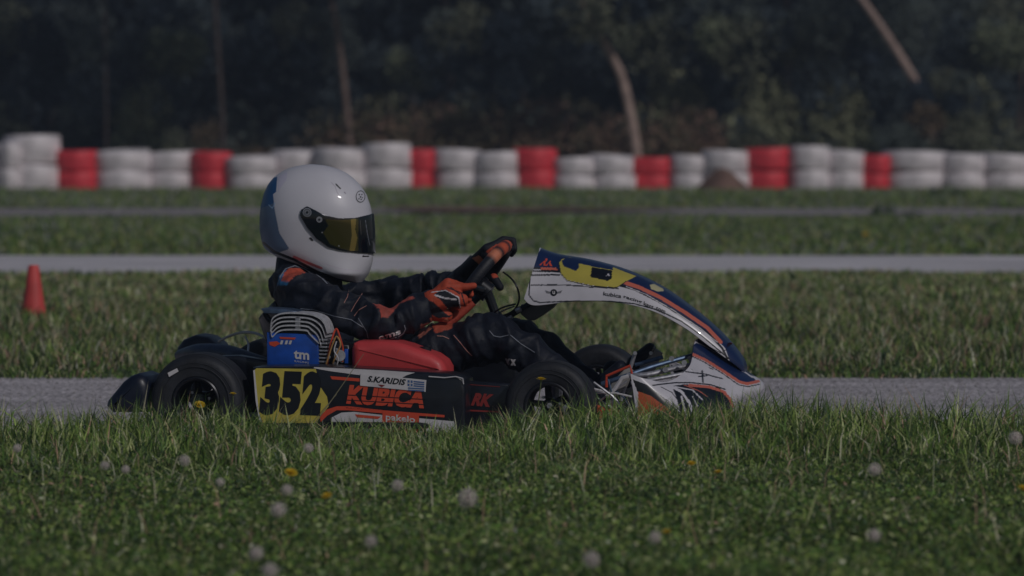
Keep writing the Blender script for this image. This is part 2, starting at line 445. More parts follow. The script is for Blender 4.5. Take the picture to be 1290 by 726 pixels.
for o in range(5):
    a = arch(o); pts = [P(x, y, -.40) for x, y in a]; sm, _ = crom(pts, 4)
    n = len(sm); vs = []; fs = []
    for p in sm:
        for dv, dz in ((-.012+o*-.001, -.0022), (-.012+o*-.001, .0022), (.11, .0022), (.11, -.0022)): vs.append((p.x, -.40+dv, p.z+dz))
    for i in range(n-1):
        for j in range(4): fs.append((i*4+j, i*4+(j+1) % 4, (i+1)*4+(j+1) % 4, (i+1)*4+j))
    fs += [(0, 1, 2, 3), tuple(range(4*n-4, 4*n))]
    en.add(vs, fs, FIN)
for x in (372,): en.prism([(x, 399), (x+6, 399), (x+6, 416), (x, 416)], -.413, -.40, SILVER, .001)
for i in range(8):
    y = 427+i*4.6; en.prism([(401.5, y), (412, y+.4), (412, y+2.4), (401.5, y+2)], -.41, -.3, SILVER, .0005)
en.prism([(328, 389), (360, 390), (376, 393), (376, 396), (333, 395)], -.36, -.2, STEELB, .002)
en.tube([P(333, 394, -.3), P(338, 402, -.3), P(345, 408, -.3)], .008, DARK, 8)
en.build('cylinder_head', kart)
en = MB()
en.prism([(410, 432), (440, 434), (444, 466), (404, 466)], -.36, -.22, BLACKM, .01)
en.tube([P(428, 448, -.40), P(428, 448, -.34)], .017, SILVER, 14)
en.tube([P(418, 436, -.38), P(418, 436, -.34)], .01, DARK, 12)
for (x, y) in ((424, 441), (431, 455), (421, 458), (435, 447), (414, 450)):
    en.tube([P(x, y, -.375), P(x, y, -.34)], .006, SILVER, 8)
en.prism([(434, 440), (438, 440), (438, 458), (434, 458)], -.385, -.36, BLUE, .001)
en.build('carburettor', kart)
wi = MB()
wi.tube([P(412, 462, -.40), P(414, 445, -.41), P(418, 428, -.41), P(422, 416, -.40), P(425, 416, -.4), P(429, 428, -.4), P(432, 440, -.39), P(431, 456, -.39)], .0028, ORANGE, 6, smooth=5)
wi.tube([P(409, 464, -.41), P(413, 452, -.42), P(419, 434, -.42), P(424, 424, -.42), P(429, 434, -.42), P(424, 446, -.42), P(419, 458, -.41)], .0024, GOLD, 6, smooth=5)
wi.tube([P(424, 430, -.43), P(421, 442, -.43), P(426, 452, -.43), P(423, 464, -.42)], .002, WHITE, 6, smooth=5)
wi.build('ignition_cable', kart)
# --- fuel tank
tk = MB()
tko = [(442, 470), (442, 440), (444, 433), (450, 430), (475, 430), (497, 431), (512, 435), (527, 441), (545, 447), (556, 455), (561, 464), (561, 474)]
tk.prism(tko, -.40, -.22, TANK, .028, steps=6); tk.build('fuel_tank', kart)
cp = MB(); cp.tube([P(535, 444, -.30), P(535, 437, -.30)], .02, BLACKP, 16); cp.build('tank_cap', kart)
# --- steering
sw = empty('steering_wheel'); sw.parent = kart
hub = P(601, 358, 0); top = P(637, 311, 0); axu = (top-hub).normalized(); axd = Vector((axu.z, 0, -axu.x))  # axd: down the column
Rr = .142
def rimp(w, r=Rr): return hub+axu*(math.cos(w)*r)+Vector((0, 1, 0))*(math.sin(w)*r)
b = MB(); N = 56; pts = [rimp(2*math.pi*i/N) for i in range(N+1)]
b.tube(pts, [.0165+.0025*math.cos(2*math.pi*i/N) for i in range(N+1)], mat('wheel_grip', attr='Col', rough=.55, bump=.2, bscale=200), 14, cap=False); rim_o = b.build('rim', sw)
cr = coords(rim_o.data); an_ = np.arctan2(cr[:, 1], (cr-np.array(hub))@np.array(axu)); an_ = np.degrees(an_); cc_ = np.tile(np.array((.010, .012, .02)), (len(cr), 1))
cc_[(an_ < -34) & (an_ > -50)] = (.62, .20, .11); cc_[(an_ < 6) & (an_ > -27)] = (.55, .10, .045); cc_[(an_ < -10) & (an_ > -13)] = (.01, .012, .02); cc_[(an_ < -118)] = (.42, .06, .035); cc_[(an_ > 118)] = (.42, .06, .035); setcol(rim_o.data, cc_)
b = MB()
for w in (math.pi/2, -math.pi/2, math.pi):
    b.tube([hub+axd*.03, rimp(w, Rr*.5)+axd*.02, rimp(w)], [.012, .010, .009], BLACKM, 8)
b.tube([hub+axd*.01, hub+axd*.045], .03, BLACKM, 18); b.build('spoke', sw)
b = MB(); b.box((hub+axd*.0).to_tuple(), (.03, .09, .055), BLACKP, Matrix.Rotation(-math.atan2(axu.x, axu.z)*-1, 3, 'Y')); b.build('dash_display', sw)
b = MB()
b.tube([hub+axd*.04, P(624, 395, 0), P(640, 412, 0), P(668, 445, 0), P(705, 500, 0)], [.014, .014, .013, .011, .010], BLACKM, 10)
b.prism([(618, 400), (632, 399), (638, 408), (630, 415), (619, 412)], -.03, .03, BLACKM, .003)
b.prism([(620, 403), (628, 402), (631, 408), (624, 412), (619, 409)], -.034, -.03, ORANGE, .0005)
b.tube([P(637, 415, -.04), P(655, 432, -.04), P(672, 447, -.04)], .0035, SILVER, 6)
b.tube([P(641, 413, -.04), P(659, 430, -.04), P(674, 444, -.04)], .003, BLACKM, 6)
b.build('steering_column', kart)
b = MB()
b.tube([P(634, 343, -.02), P(645, 352, -.04), P(652, 364, -.05), P(654, 378, -.05), P(648, 390, -.04), P(636, 397, -.03), P(620, 399, -.02)], .003, BLACKM, 6, smooth=5)
b.tube([P(620, 396, -.02), P(632, 388, -.05), P(650, 383, -.05)], .0028, BLACKM, 6, smooth=4)
b.tube([P(618, 400, .02), P(635, 391, .03), P(648, 386, .02)], .0026, SILVER, 6, smooth=4)
b.build('control_cable', kart)
b = MB()
b.tube([P(622, 411, -.02), P(640, 400, -.02), P(672, 380, -.02)], .008, BLACKM, 8)
b.tube([P(624, 408, .06), P(672, 380, .06)], .008, BLACKM, 8)
b.tube([P(636, 404, -.05), P(645, 399, -.05)], .006, SILVER, 8)
b.tube([P(650, 392, -.04), P(656, 389, -.04)], .009, SILVER, 8)
b.prism([(656, 384), (702, 380), (696, 388), (682, 398), (672, 404), (664, 403), (656, 396)], .0, .05, mat('grey_bracket', (.10, .10, .11), .6), .004)
b.build('fairing_bracket', kart)
# --- front fairing
cres = [(680, 313), (704, 321), (745, 328), (790, 341), (832, 361), (872, 389), (905, 417), (927, 441), (938, 458), (939, 470)]
edge = [(660, 377), (674, 385), (722, 380), (775, 381), (822, 392), (862, 413), (893, 436), (915, 452), (930, 463), (937, 471)]
hwid = [.135, .135, .135, .13, .12, .11, .10, .085, .06, .03]
ctrl = []
for c, e_, h in zip(cres, edge, hwid):
    row = []
    cc = P(c[0], c[1], 0); 
    for a, f_ in ((-1, 0), (-.93, .30), (-.74, .66), (-.38, .92), (0, 1)):
        x = e_[0]+(c[0]-e_[0])*f_; y = e_[1]+(c[1]-e_[1])*f_
        row.append(P(x, y, a*h))
    row += [Vector((p.x, -p.y, p.z)) for p in reversed(row[:-1])]
    ctrl.append(row)
fair = gridsurf('front_fairing', ctrl, 44, 22, PAINT, kart)
def z4(pts): return [(640+x/4.03, 300+y/4.03) for x, y in pts]
wc = (.62, .60, .65); nv = (.008, .022, .085); bk = (.006, .007, .012); og = (.60, .15, .10); yl = (.52, .44, .08)
ops = [
 ('poly', z4([(110, 150), (135, 90), (150, 20), (200, 40), (290, 70), (540, 110), (760, 190), (900, 280), (1100, 440), (1230, 600), (1230, 700), (1130, 640), (1100, 560), (1040, 500), (930, 425), (800, 345), (690, 290), (600, 245), (540, 238), (260, 178), (112, 160)]), nv),
 ('poly', z4([(112, 150), (250, 152), (268, 178), (112, 172)]), bk),
 ('poly', z4([(165, 150), (245, 153), (252, 166), (165, 163)]), og),
 ('line', z4([(112, 162), (165, 164)]), 1.2, wc),
 ('line', z4([(110, 190), (262, 188)]), 2.0, bk),
 ('line', z4([(118, 240), (300, 240), (420, 250), (560, 258)]), 1.5, bk),
 ('line', z4([(560, 240), (640, 262), (760, 322), (900, 408), (1020, 490), (1085, 560), (1112, 612)]), 2.6, bk),
 ('line', z4([(590, 228), (660, 250), (780, 308), (900, 382), (1010, 458), (1078, 530)]), 4.6, og),
 ('line', z4([(600, 248), (700, 288), (840, 370), (980, 464), (1060, 530)]), .9, wc),
 ('line', z4([(112, 195), (106, 290), (128, 318), (160, 328), (330, 321), (520, 322), (640, 334), (760, 366), (880, 424), (980, 495), (1090, 588), (1120, 612)]), 1.6, bk),
 ('line', z4([(1110, 565), (1080, 585), (1020, 552)]), 1.0, bk),
 ('poly', z4([(258, 130), (272, 112), (310, 100), (530, 150), (650, 197), (600, 222), (552, 252), (430, 243), (300, 215), (268, 180)]), yl),
 ('line', z4([(258, 130), (268, 182), (300, 218), (430, 246), (552, 254), (600, 222)]), 1.1, bk),
 ('poly', z4([(272, 118), (300, 100), (360, 120), (360, 152), (345, 170), (282, 146)]), nv),
 ('poly', z4([(300, 100), (400, 115), (535, 150), (530, 166), (440, 150), (352, 130), (300, 116)]), nv),
 ('poly', z4([(425, 150), (528, 168), (526, 208), (505, 220), (418, 200)]), bk),
 ('line', z4([(500, 196), (508, 184), (514, 196)]), 1.0, wc),
 ('poly', z4([(718, 240), (740, 236), (785, 260), (790, 272), (760, 275), (725, 262)]), ob(110, 105, 80)),
 ('poly', z4([(1028, 425), (1045, 425), (1070, 450), (1060, 462), (1035, 440)]), ob(110, 105, 95)),
 ('line', z4([(985, 385), (1010, 402), (1022, 408)]), 1.8, wc),
 ('line', z4([(165, 50), (120, 120), (92, 210), (90, 290), (112, 330)]), 2.4, wc),
]
paint(fair, wc, ops)
st_ = sticker(fair, .0034); g = MB()
for wd3, (xa, ya), (xb, yb) in (('kubica', (485, 272), (578, 286)), ('racing', (588, 289), (682, 318)), ('kart', (690, 321), (742, 343)), ('.com', (746, 345), (800, 370))):
    h_ = 19; a4 = z4([(xa, ya), (xb, yb), (xb-5, yb+h_), (xa-2, ya+h_)]); g = MB(); g.text(wd3, a4, st_, BLACKV, .02); g.build('lettering', kart, False)
g = MB(); g.text('RK', [z4([(182, 100)])[0], z4([(238, 106)])[0], z4([(226, 144)])[0], z4([(158, 138)])[0]], st_, ORANGE, .04, .1); g.build('lettering', kart, False)
g = MB(); g.text('KI', [z4([(668, 210)])[0], z4([(700, 226)])[0], z4([(684, 246)])[0], z4([(652, 228)])[0]], st_, WHITE, .02); g.build('lettering', kart, False)
g = MB(); g.text('RK', [z4([(1135, 530)])[0], z4([(1168, 585)])[0], z4([(1148, 588)])[0], z4([(1116, 532)])[0]], st_, ORANGE, .03); g.build('lettering', kart, False)
g = MB()
c0 = z4([(232, 277)])[0]
ring = [(c0[0]+4.3*math.cos(a), c0[1]+4.3*math.sin(a)) for a in np.linspace(0, 2*math.pi, 17)[:-1]]
g.add([st_(*p) for p in ring], [tuple(range(16))], BLACKV)
st2 = sticker(fair, .0042); g.text('u', [(c0[0]-1.6, c0[1]-2), (c0[0]+1.6, c0[1]-2), (c0[0]+1.6, c0[1]+2), (c0[0]-1.6, c0[1]+2)], st2, WHITE, .02)
for sx in (-1, 1):
    g.add([st_(c0[0]+sx*4.5, c0[1]-1), st_(c0[0]+sx*11, c0[1]-3), st_(c0[0]+sx*9, c0[1]+.5), st_(c0[0]+sx*4.5, c0[1]+1)], [(0, 1, 2, 3)], mat('grey_vinyl', (.2, .2, .22), .5))
g.build('fairing_emblem', kart, False)
solid(fair, .004, -1 if False else 0)
# --- nose
cols = [(-.46, [(794, 471), (797, 490), (800, 512), (803, 540)]),
        (-.445, [(814, 478), (830, 496), (842, 514), (850, 540)]),
        (-.38, [(842, 481), (862, 494), (873, 512), (880, 540)]),
        (-.25, [(868, 462), (886, 478), (905, 505), (912, 540)]),
        (-.12, [(874, 434), (912, 466), (938, 493), (916, 524)]),
        (-.05, [(880, 427), (928, 465), (956, 491), (926, 518)]),
        (0, [(893, 431), (938, 466), (962, 488), (931, 515)])]
ctrl = []
for v_, pts in cols: ctrl.append([P(x, y, v_) for x, y in pts])
ctrl += [[Vector((p.x, -p.y, p.z)) for p in c] for c in reversed(ctrl[:-1])]
nose = gridsurf('nose_cone', ctrl, 30, 40, PAINT, kart)
def z7(pts): return [(620+x/3.583, 410+y/3.583) for x, y in pts]
ops = [
 ('poly', [(846, 487), (862, 485), (880, 485), (905, 489), (920, 503), (923, 515), (921, 545), (862, 545), (858, 524), (852, 503)], bk),
 ('line', [(842, 486), (858, 494), (868, 508), (872, 522)], 3.4, wc), ('line', [(850, 488), (872, 492), (884, 504)], 1.5, wc), ('line', [(858, 500), (864, 525)], 2.2, wc),
 ('line', [(862, 486), (880, 493), (890, 500)], 1.0, og), ('line', [(872, 500), (878, 512)], 1.4, wc),
 ('poly', [(797, 478), (815, 485), (834, 500), (860, 523), (858, 533), (840, 522), (804, 496)], bk),
 ('poly', [(804, 493), (820, 499), (840, 514), (854, 528), (856, 548), (803, 548)], (.50, .11, .045)),
 ('line', [(838, 503), (850, 512)], .9, bk), ('line', [(832, 488), (846, 495), (856, 508)], .9, bk),
 ('line', [(822, 486), (850, 483), (872, 483), (893, 485), (913, 491)], 1.6, bk),
 ('line', [(868, 486), (893, 488), (911, 494), (919, 503), (922, 512)], 3.4, og),
 ('line', [(863, 469), (888, 472), (910, 478)], 1.5, bk), ('line', [(884, 468), (885, 482)], 2.2, bk), ('line', [(880, 475), (890, 474)], 1.6, bk), ('line', [(893, 464), (898, 466)], 1.2, bk),
 ('poly', z7([(915, 60), (935, 75), (900, 128), (892, 150), (880, 150), (880, 90)]), wc),
 ('poly', z7([(905, 92), (925, 78), (1000, 108), (1060, 150), (1130, 205), (1185, 245), (1195, 262), (1130, 262), (1050, 212), (960, 155), (900, 128)]), nv),
 ('poly', z7([(930, 40), (960, 50), (1060, 120), (1160, 205), (1190, 235), (1165, 228), (1110, 190), (1040, 140), (980, 105), (925, 78)]), bk),
 ('line', z7([(925, 80), (985, 112), (1060, 155), (1120, 200), (1172, 238)]), 1.2, wc),
 ('line', z7([(898, 130), (960, 158), (1040, 208), (1115, 258), (1150, 266), (1200, 255)]), 3.6, og),
 ('line', z7([(896, 140), (955, 168), (1036, 218), (1110, 270), (1150, 278), (1205, 268)]), 1.2, bk),
]
paint(nose, wc, ops); solid(nose, .004)
# --- front bars, pedals, small parts
b = MB()
b.tube([P(758, 484, -.2), P(785, 475, -.2), P(822, 462, -.16), P(872, 448, -.1)], .0068, STEELB, 10, smooth=3)
b.tube([P(790, 473, -.25), P(815, 472, -.25), P(850, 464, -.2), P(880, 458, -.15)], .0075, SILVER, 10, smooth=3)
b.tube([P(795, 483, -.3), P(840, 475, -.28), P(885, 466, -.2)], .006, SILVER, 10)
b.tube([P(868, 449, -.12), P(878, 466, -.12), P(876, 480, -.12)], .008, SILVER, 8)
b.tube([P(800, 460, 0), P(835, 450, 0)], .006, STEELB, 8)
for x, y in ((846, 452), (862, 457), (870, 468), (838, 466)): b.tube([P(x, y, -.26), P(x, y, -.22)], .008, SILVER, 8)
b.build('bumper_bar', kart)
b = MB()
b.tube([P(764, 488, -.33), P(764, 474, -.33), P(794, 461, -.33), P(796, 471, -.33)], .0042, ORANGE, 6)
b.tube([P(764, 500, -.36), P(775, 490, -.36), P(780, 482, -.36), P(784, 476, -.36), P(792, 474, -.36)], .006, WHITE, 6)
b.prism([(752, 511), (762, 515), (780, 517), (784, 545), (752, 545)], -.40, -.36, ORANGE, .004)
b.build('bumper_bracket', kart)
b = MB()
for i, (a, c, r_) in enumerate((((748, 482), (790, 520), .004), ((752, 495), (796, 500), .003), ((766, 478), (772, 520), .003), ((756, 505), (790, 480), .003), ((744, 490), (770, 500), .005), ((775, 492), (794, 515), .0025), ((750, 500), (784, 530), .003))):
    b.tube([P(*a, -.38+i*.01), P((a[0]+c[0])/2+2, (a[1]+c[1])/2-2, -.39+i*.01), P(*c, -.38+i*.01)], r_, (SILVER, WHITE, STEELB)[i % 3], 6)
b.build('brake_line', kart)
for v_, x in ((-.11, 792), (.11, 812)):
    b = MB(); b.tube([P(x-10, 505, v_), P(x, 470, v_), P(x+8, 445, v_)], .006, SILVER, 8)
    b.tube([P(x+8, 445, v_-.04), P(x+8, 445, v_+.04)], .006, SILVER, 8); b.build('pedal', kart)
# ============================================================ DRIVER
def blob_mesh(name, chains, voxel, smooth_it=4, extra=None):
    """union of tapered ellipsoid chains turned into one continuous surface"""
    bm = bmesh.new(); ico = bmesh.new(); bmesh.ops.create_icosphere(ico, subdivisions=2, radius=1)
    iv = [v.co.copy() for v in ico.verts]; ifa = [[v.index for v in f.verts] for f in ico.faces]; ico.free()
    vs = []; fs = []
    for ch in chains:
        for (p0, r0), (p1, r1) in zip(ch[:-1], ch[1:]):
            p0 = Vector(p0); p1 = Vector(p1); r0 = Vector(r0) if not isinstance(r0, float) else Vector((r0,)*3); r1 = Vector(r1) if not isinstance(r1, float) else Vector((r1,)*3)
            n = max(2, int((p1-p0).length/(min(min(r0), min(r1))*.3))+1)
            for i in range(n+1):
                t = i/n; c = p0.lerp(p1, t); r = r0.lerp(r1, t); o = len(vs)
                vs += [(c.x+q.x*r.x, c.y+q.y*r.y, c.z+q.z*r.z) for q in iv]; fs += [[o+k for k in f] for f in ifa]
    me = bpy.data.meshes.new(name); me.from_pydata(vs, [], fs)
    o = bpy.data.objects.new(name, me); COL.objects.link(o)
    md = o.modifiers.new('r', 'REMESH'); md.mode = 'VOXEL'; md.voxel_size = voxel; md.use_smooth_shade = True
    sm = o.modifiers.new('s', 'SMOOTH'); sm.factor = .5; sm.iterations = smooth_it
    dg = bpy.context.evaluated_depsgraph_get(); me2 = bpy.data.meshes.new_from_object(o.evaluated_get(dg)); me2.name = name
    o.modifiers.clear(); o.data = me2; bpy.data.meshes.remove(me)
    for p in me2.polygons: p.use_smooth = True
    return o
def Q(x, y, v, r): return (P(x, y, v), r)
th = (.085, .15, .09)
wristN = (538, 384, -.175); wristF = (578, 352, .14)
chains = [
 [Q(412, 468, 0, (.11, .15, .085)), Q(398, 435, 0, (.105, .145, .1)), Q(391, 400, 0, (.108, .155, .1)), Q(390, 375, 0, (.10, .16, .07)), Q(394, 352, 0, (.07, .09, .05)), Q(400, 335, 0, (.052, .055, .05)), Q(404, 300, 0, (.078, .068, .08)), Q(402, 268, 0, (.09, .075, .085))],
 [Q(376, 368, -.13, .062), Q(378, 372, -.165, .060)],
 [Q(372, 360, 0, (.07, .12, .05)), Q(366, 340, 0, (.045, .08, .045)), Q(362, 326, 0, (.032, .065, .03))],
 [Q(368, 350, -.06, .05), Q(366, 362, -.10, .06)],
 [Q(378, 370, -.165, .062), Q(420, 392, -.22, .060), Q(462, 404, -.25, .052), Q(492, 407, -.25, .051), Q(515, 398, -.23, .046), Q(*wristN, .034)],
 [Q(392, 368, .13, .06), Q(420, 375, .2, .056), Q(480, 378, .25, .05), Q(515, 372, .23, .045), Q(548, 361, .19, .038), Q(*wristF, .032)],
 [Q(425, 470, -.07, .085), Q(500, 455, -.11, .078), Q(570, 437, -.14, .070), Q(618, 425, -.15, .062), Q(640, 428, -.15, .058), Q(672, 452, -.14, .052), Q(715, 487, -.12, .043), Q(740, 502, -.11, .036)],
 [Q(440, 468, .07, .085), Q(520, 450, .11, .078), Q(600, 430, .14, .068), Q(648, 425, .15, .058), Q(684, 441, .15, .050), Q(716, 470, .13, .042), Q(752, 494, .11, .034)],
]
# loose sleeve and trouser folds: tilted rings around the limbs
def fold(x, y, v, r, tilt, rad=.012, n=14, axis=None):
    c = P(x, y, v); ch = []
    a = axis or Vector((1, 0, 0)); a = a.normalized(); e1 = a.orthogonal().normalized(); e2 = a.cross(e1)
    for i in range(n+1):
        w = 2*math.pi*i/n; p = c+(e1*math.cos(w)+e2*math.sin(w))*r+a*(math.cos(w)*tilt); ch.append((p, rad))
    return ch
def ax(p, q): return (P(*q)-P(*p))
an = ax((462, 404, -.25), (538, 384, -.175)); au = ax((378, 370, -.165), (462, 404, -.25))
for x, y, v, r, t in ((476, 406, -.25, .042, .02), (493, 406, -.25, .042, -.015), (508, 401, -.235, .036, .018), (522, 393, -.21, .032, -.01)): chains.append(fold(x, y, v, r, t, .0125, axis=an))
for x, y, v, r, t in ((440, 398, -.235, .047, .03), (456, 402, -.245, .045, -.02)): chains.append(fold(x, y, v, r, t, .012, axis=au))
af = ax((480, 378, .25), (578, 352, .14))
for x, y, v, r, t in ((488, 375, .25, .045, .02), (505, 373, .24, .036, -.02), (526, 368, .22, .036, .015), (546, 362, .19, .034, -.01), (562, 357, .165, .028, .01)): chains.append(fold(x, y, v, r, t, .012, axis=af))
al = ax((500, 455, -.11), (618, 425, -.15)); as_ = ax((640, 428, -.15), (715, 487, -.12))
for x, y, v, r, t in ((548, 443, -.13, .06, .05), (575, 436, -.14, .057, -.04), (600, 429, -.145, .053, .04)): chains.append(fold(x, y, v, r, t, .014, axis=al))
for x, y, v, r, t in ((650, 437, -.15, .047, .03), (666, 449, -.14, .043, -.03), (684, 463, -.135, .04, .02)): chains.append(fold(x, y, v, r, t, .012, axis=as_))
body = blob_mesh('person', chains, .0048, 5)
me = body.data; co = coords(me); nr = np.array([v.normal[:] for v in me.vertices])
disp = np.zeros(len(co))
for i, p in enumerate(co):
    if p[2] < P(395, 345, 0).z or p[0] > P(425, 300, 0).x:
        q = Vector((p[0]*15+p[2]*6, p[1]*8, p[2]*5-p[0]*3)) if p[0] > P(520, 430, 0).x else Vector((p[0]*9+p[2]*7, p[1]*7, p[2]*14-p[0]*6)); a = noise.noise(q); b2 = noise.noise(q*2.3+Vector((5, 1, 2)))
        disp[i] = .013*(1-abs(a)*3.0)+.0025*(1-abs(b2)*2.5)
co += nr*disp[:, None]; me.vertices.foreach_set('co', co.ravel()); me.update()
me.materials.append(SUIT)
def z2(pts): return [(310+x/4.54, 330+y/4.54) for x, y in pts]
def z3(pts): return [(480+x/4.54, 290+y/4.54) for x, y in pts]
sb = (.0075, .0105, .021); so = (.50, .09, .055)
ops = [
 ('poly', z2([(195, 100), (215, 60), (250, 35), (310, 35), (340, 62), (280, 80), (255, 108), (210, 118)]), so),
 ('poly', z2([(175, 135), (188, 90), (215, 50), (235, 40), (215, 70), (200, 110), (240, 118), (238, 135)]), (.03, .16, .34)),
 ('poly', z2([(700, 205), (780, 212), (850, 216), (960, 195), (960, 210), (880, 238), (842, 285), (812, 322), (772, 318), (765, 272), (735, 245)]), (.38, .075, .055)),
 ('poly', z2([(1000, 355), (1050, 350), (1060, 385), (1000, 435), (985, 440)]), (.36, .12, .09)),
 ('poly', z2([(1050, 320), (1180, 300), (1180, 380), (1080, 410)]), (.36, .07, .04)),
]
paint(body, sb, ops, near_only=lambda c: (c[:, 1] < -.05))
# skin for the head and neck inside the helmet
me.materials.append(SKIN); zc = P(400, 296, 0).z; xr = P(450, 300, 0).x
for p in me.polygons:
    c = p.center
    if c.z > zc and c.x < xr: p.material_index = 1
body.matrix_world = KM
tag(body, 'driver in a black and orange racing suit and white full-face helmet seated in the kart', 'person')
sb_ = sticker(body, .003); g = MB()
def ZQ(f, a): return f(a)
g.text('ams', z2([(752, 432), (880, 392), (892, 412), (764, 452)]), sb_, WHITE, .03, .2)
g.build('lettering', body, False); g = MB()
g.text('x', [(636, 452), (643, 452), (643, 460), (636, 460)], sb_, WHITE, .08); g.text('x', [(643, 452.5), (650, 453), (650, 461), (643, 460.5)], sb_, WHITE, .08)
g.build('knee_emblem', body, False)
g = MB(); PK = mat('salmon_piping', (.42, .20, .17), .6); GRYP = mat('grey_piping', (.22, .24, .29), .6)
for pts, w_, m_ in ((z2([(180, 135), (195, 85), (225, 40), (280, 22), (330, 38), (380, 68)]), 1.3, GRYP), (z2([(600, 285), (625, 240), (665, 180)]), .9, PK), (z2([(618, 310), (645, 275), (690, 250)]), .9, PK), (z2([(560, 235), (580, 200), (588, 160)]), .7, PK),
                    (z2([(310, 268), (390, 275), (500, 310), (600, 330), (670, 375)]), .8, GRYP), (z2([(400, 70), (435, 95), (465, 125)]), 1.0, GRYP), (z2([(905, 362), (912, 385), (900, 410), (870, 430), (820, 442)]), 1.1, GRYP), (z2([(640, 320), (690, 400), (700, 450)]), .6, GRYP),
                    (z3([(415, 600), (450, 640), (490, 690), (520, 720)]), .9, PK), (z3([(320, 605), (355, 607), (390, 622)]), .8, PK), (z3([(620, 575), (645, 605), (680, 612), (730, 600)]), .9, GRYP), (z3([(880, 700), (800, 650), (740, 600)]), .9, GRYP)):
    g = MB(); strip(g, sb_, pts, w_, m_); g.build('piping', body, False)
# eyes, nose, mouth, ears behind the visor
fc = MB(); hc = P(404, 296, 0)
def ell(b, c, r, m, n=12):
    vs = []; fs = []
    for i in range(n+1):
        a = math.pi*i/n
        for j in range(n): w = 2*math.pi*j/n; vs.append((c[0]+r[0]*math.sin(a)*math.cos(w), c[1]+r[1]*math.sin(a)*math.sin(w), c[2]+r[2]*math.cos(a)))
    for i in range(n):
        for j in range(n): fs.append((i*n+j, i*n+(j+1) % n, (i+1)*n+(j+1) % n, (i+1)*n+j))
    b.add(vs, fs, m)
ell(fc, (hc.x+.082, 0, hc.z+.0), (.016, .012, .022), SKIN)
for s_ in (-1, 1):
    ell(fc, (hc.x+.073, s_*.03, hc.z+.022), (.012, .013, .011), mat('eye_white', (.7, .7, .7), .3)); ell(fc, (hc.x+.081, s_*.03, hc.z+.022), (.006, .006, .006), BLACKV)
ell(fc, (hc.x+.076, 0, hc.z-.035), (.008, .022, .005), mat('lip', (.4, .12, .1), .5))
fc.build('face', body)
# --- helmet
hz_px = [(207, 392, 394), (208.5, 378, 410), (211, 366, 420), (216, 356, 433), (223, 346, 443), (233, 338, 453), (245, 333, 461), (260, 329.5, 466), (275, 328, 468.5), (290, 328, 469.5), (302, 330, 470), (312, 333, 470), (320, 342, 470), (328, 358, 469), (336, 380, 467), (344, 402, 464), (350, 420, 460), (355, 436, 456)]
zs = []; xl = []; xr_ = []
for y, a, c in hz_px: zs.append(P(400, y, 0).z); xl.append(P(a, y, 0).x); xr_.append(P(c, y, 0).x)
zs = np.array(zs)[::-1]; xl = np.array(xl)[::-1]; xr_ = np.array(xr_)[::-1]
NZ, NA = 300, 460; zz = np.concatenate([np.linspace(zs[0], zs[-1]-.004, NZ-26), zs[-1]-.004*(1-np.linspace(0, 1, 27)[1:])**2])
zmid = P(400, 275, 0).z; ztop = zs[-1]; zbot = zs[0]
vs = []
for z in zz:
    a = np.interp(z, zs, xl); c = np.interp(z, zs, xr_)
    t = (z-zmid)/(ztop-zmid) if z > zmid else (zmid-z)/(zmid-zbot)
    w = .128*math.sqrt(max(0, 1-t**2.1)) if z > zmid else .128-.026*t**1.6
    w = max(w, .002); 
    if z <= zmid: w = min(w, (c-a)*.62+.02)
    cx = (a+c)/2; rx = (c-a)/2
    for k in range(NA):
        q = 2*math.pi*k/NA; cq, sq = math.cos(q), math.sin(q); e = .92
        vs.append((cx+rx*math.copysign(abs(cq)**e, cq), w*math.copysign(abs(sq)**e, sq), z))
fs = [(i*NA+k, i*NA+(k+1) % NA, (i+1)*NA+(k+1) % NA, (i+1)*NA+k) for i in range(NZ-1) for k in range(NA)]
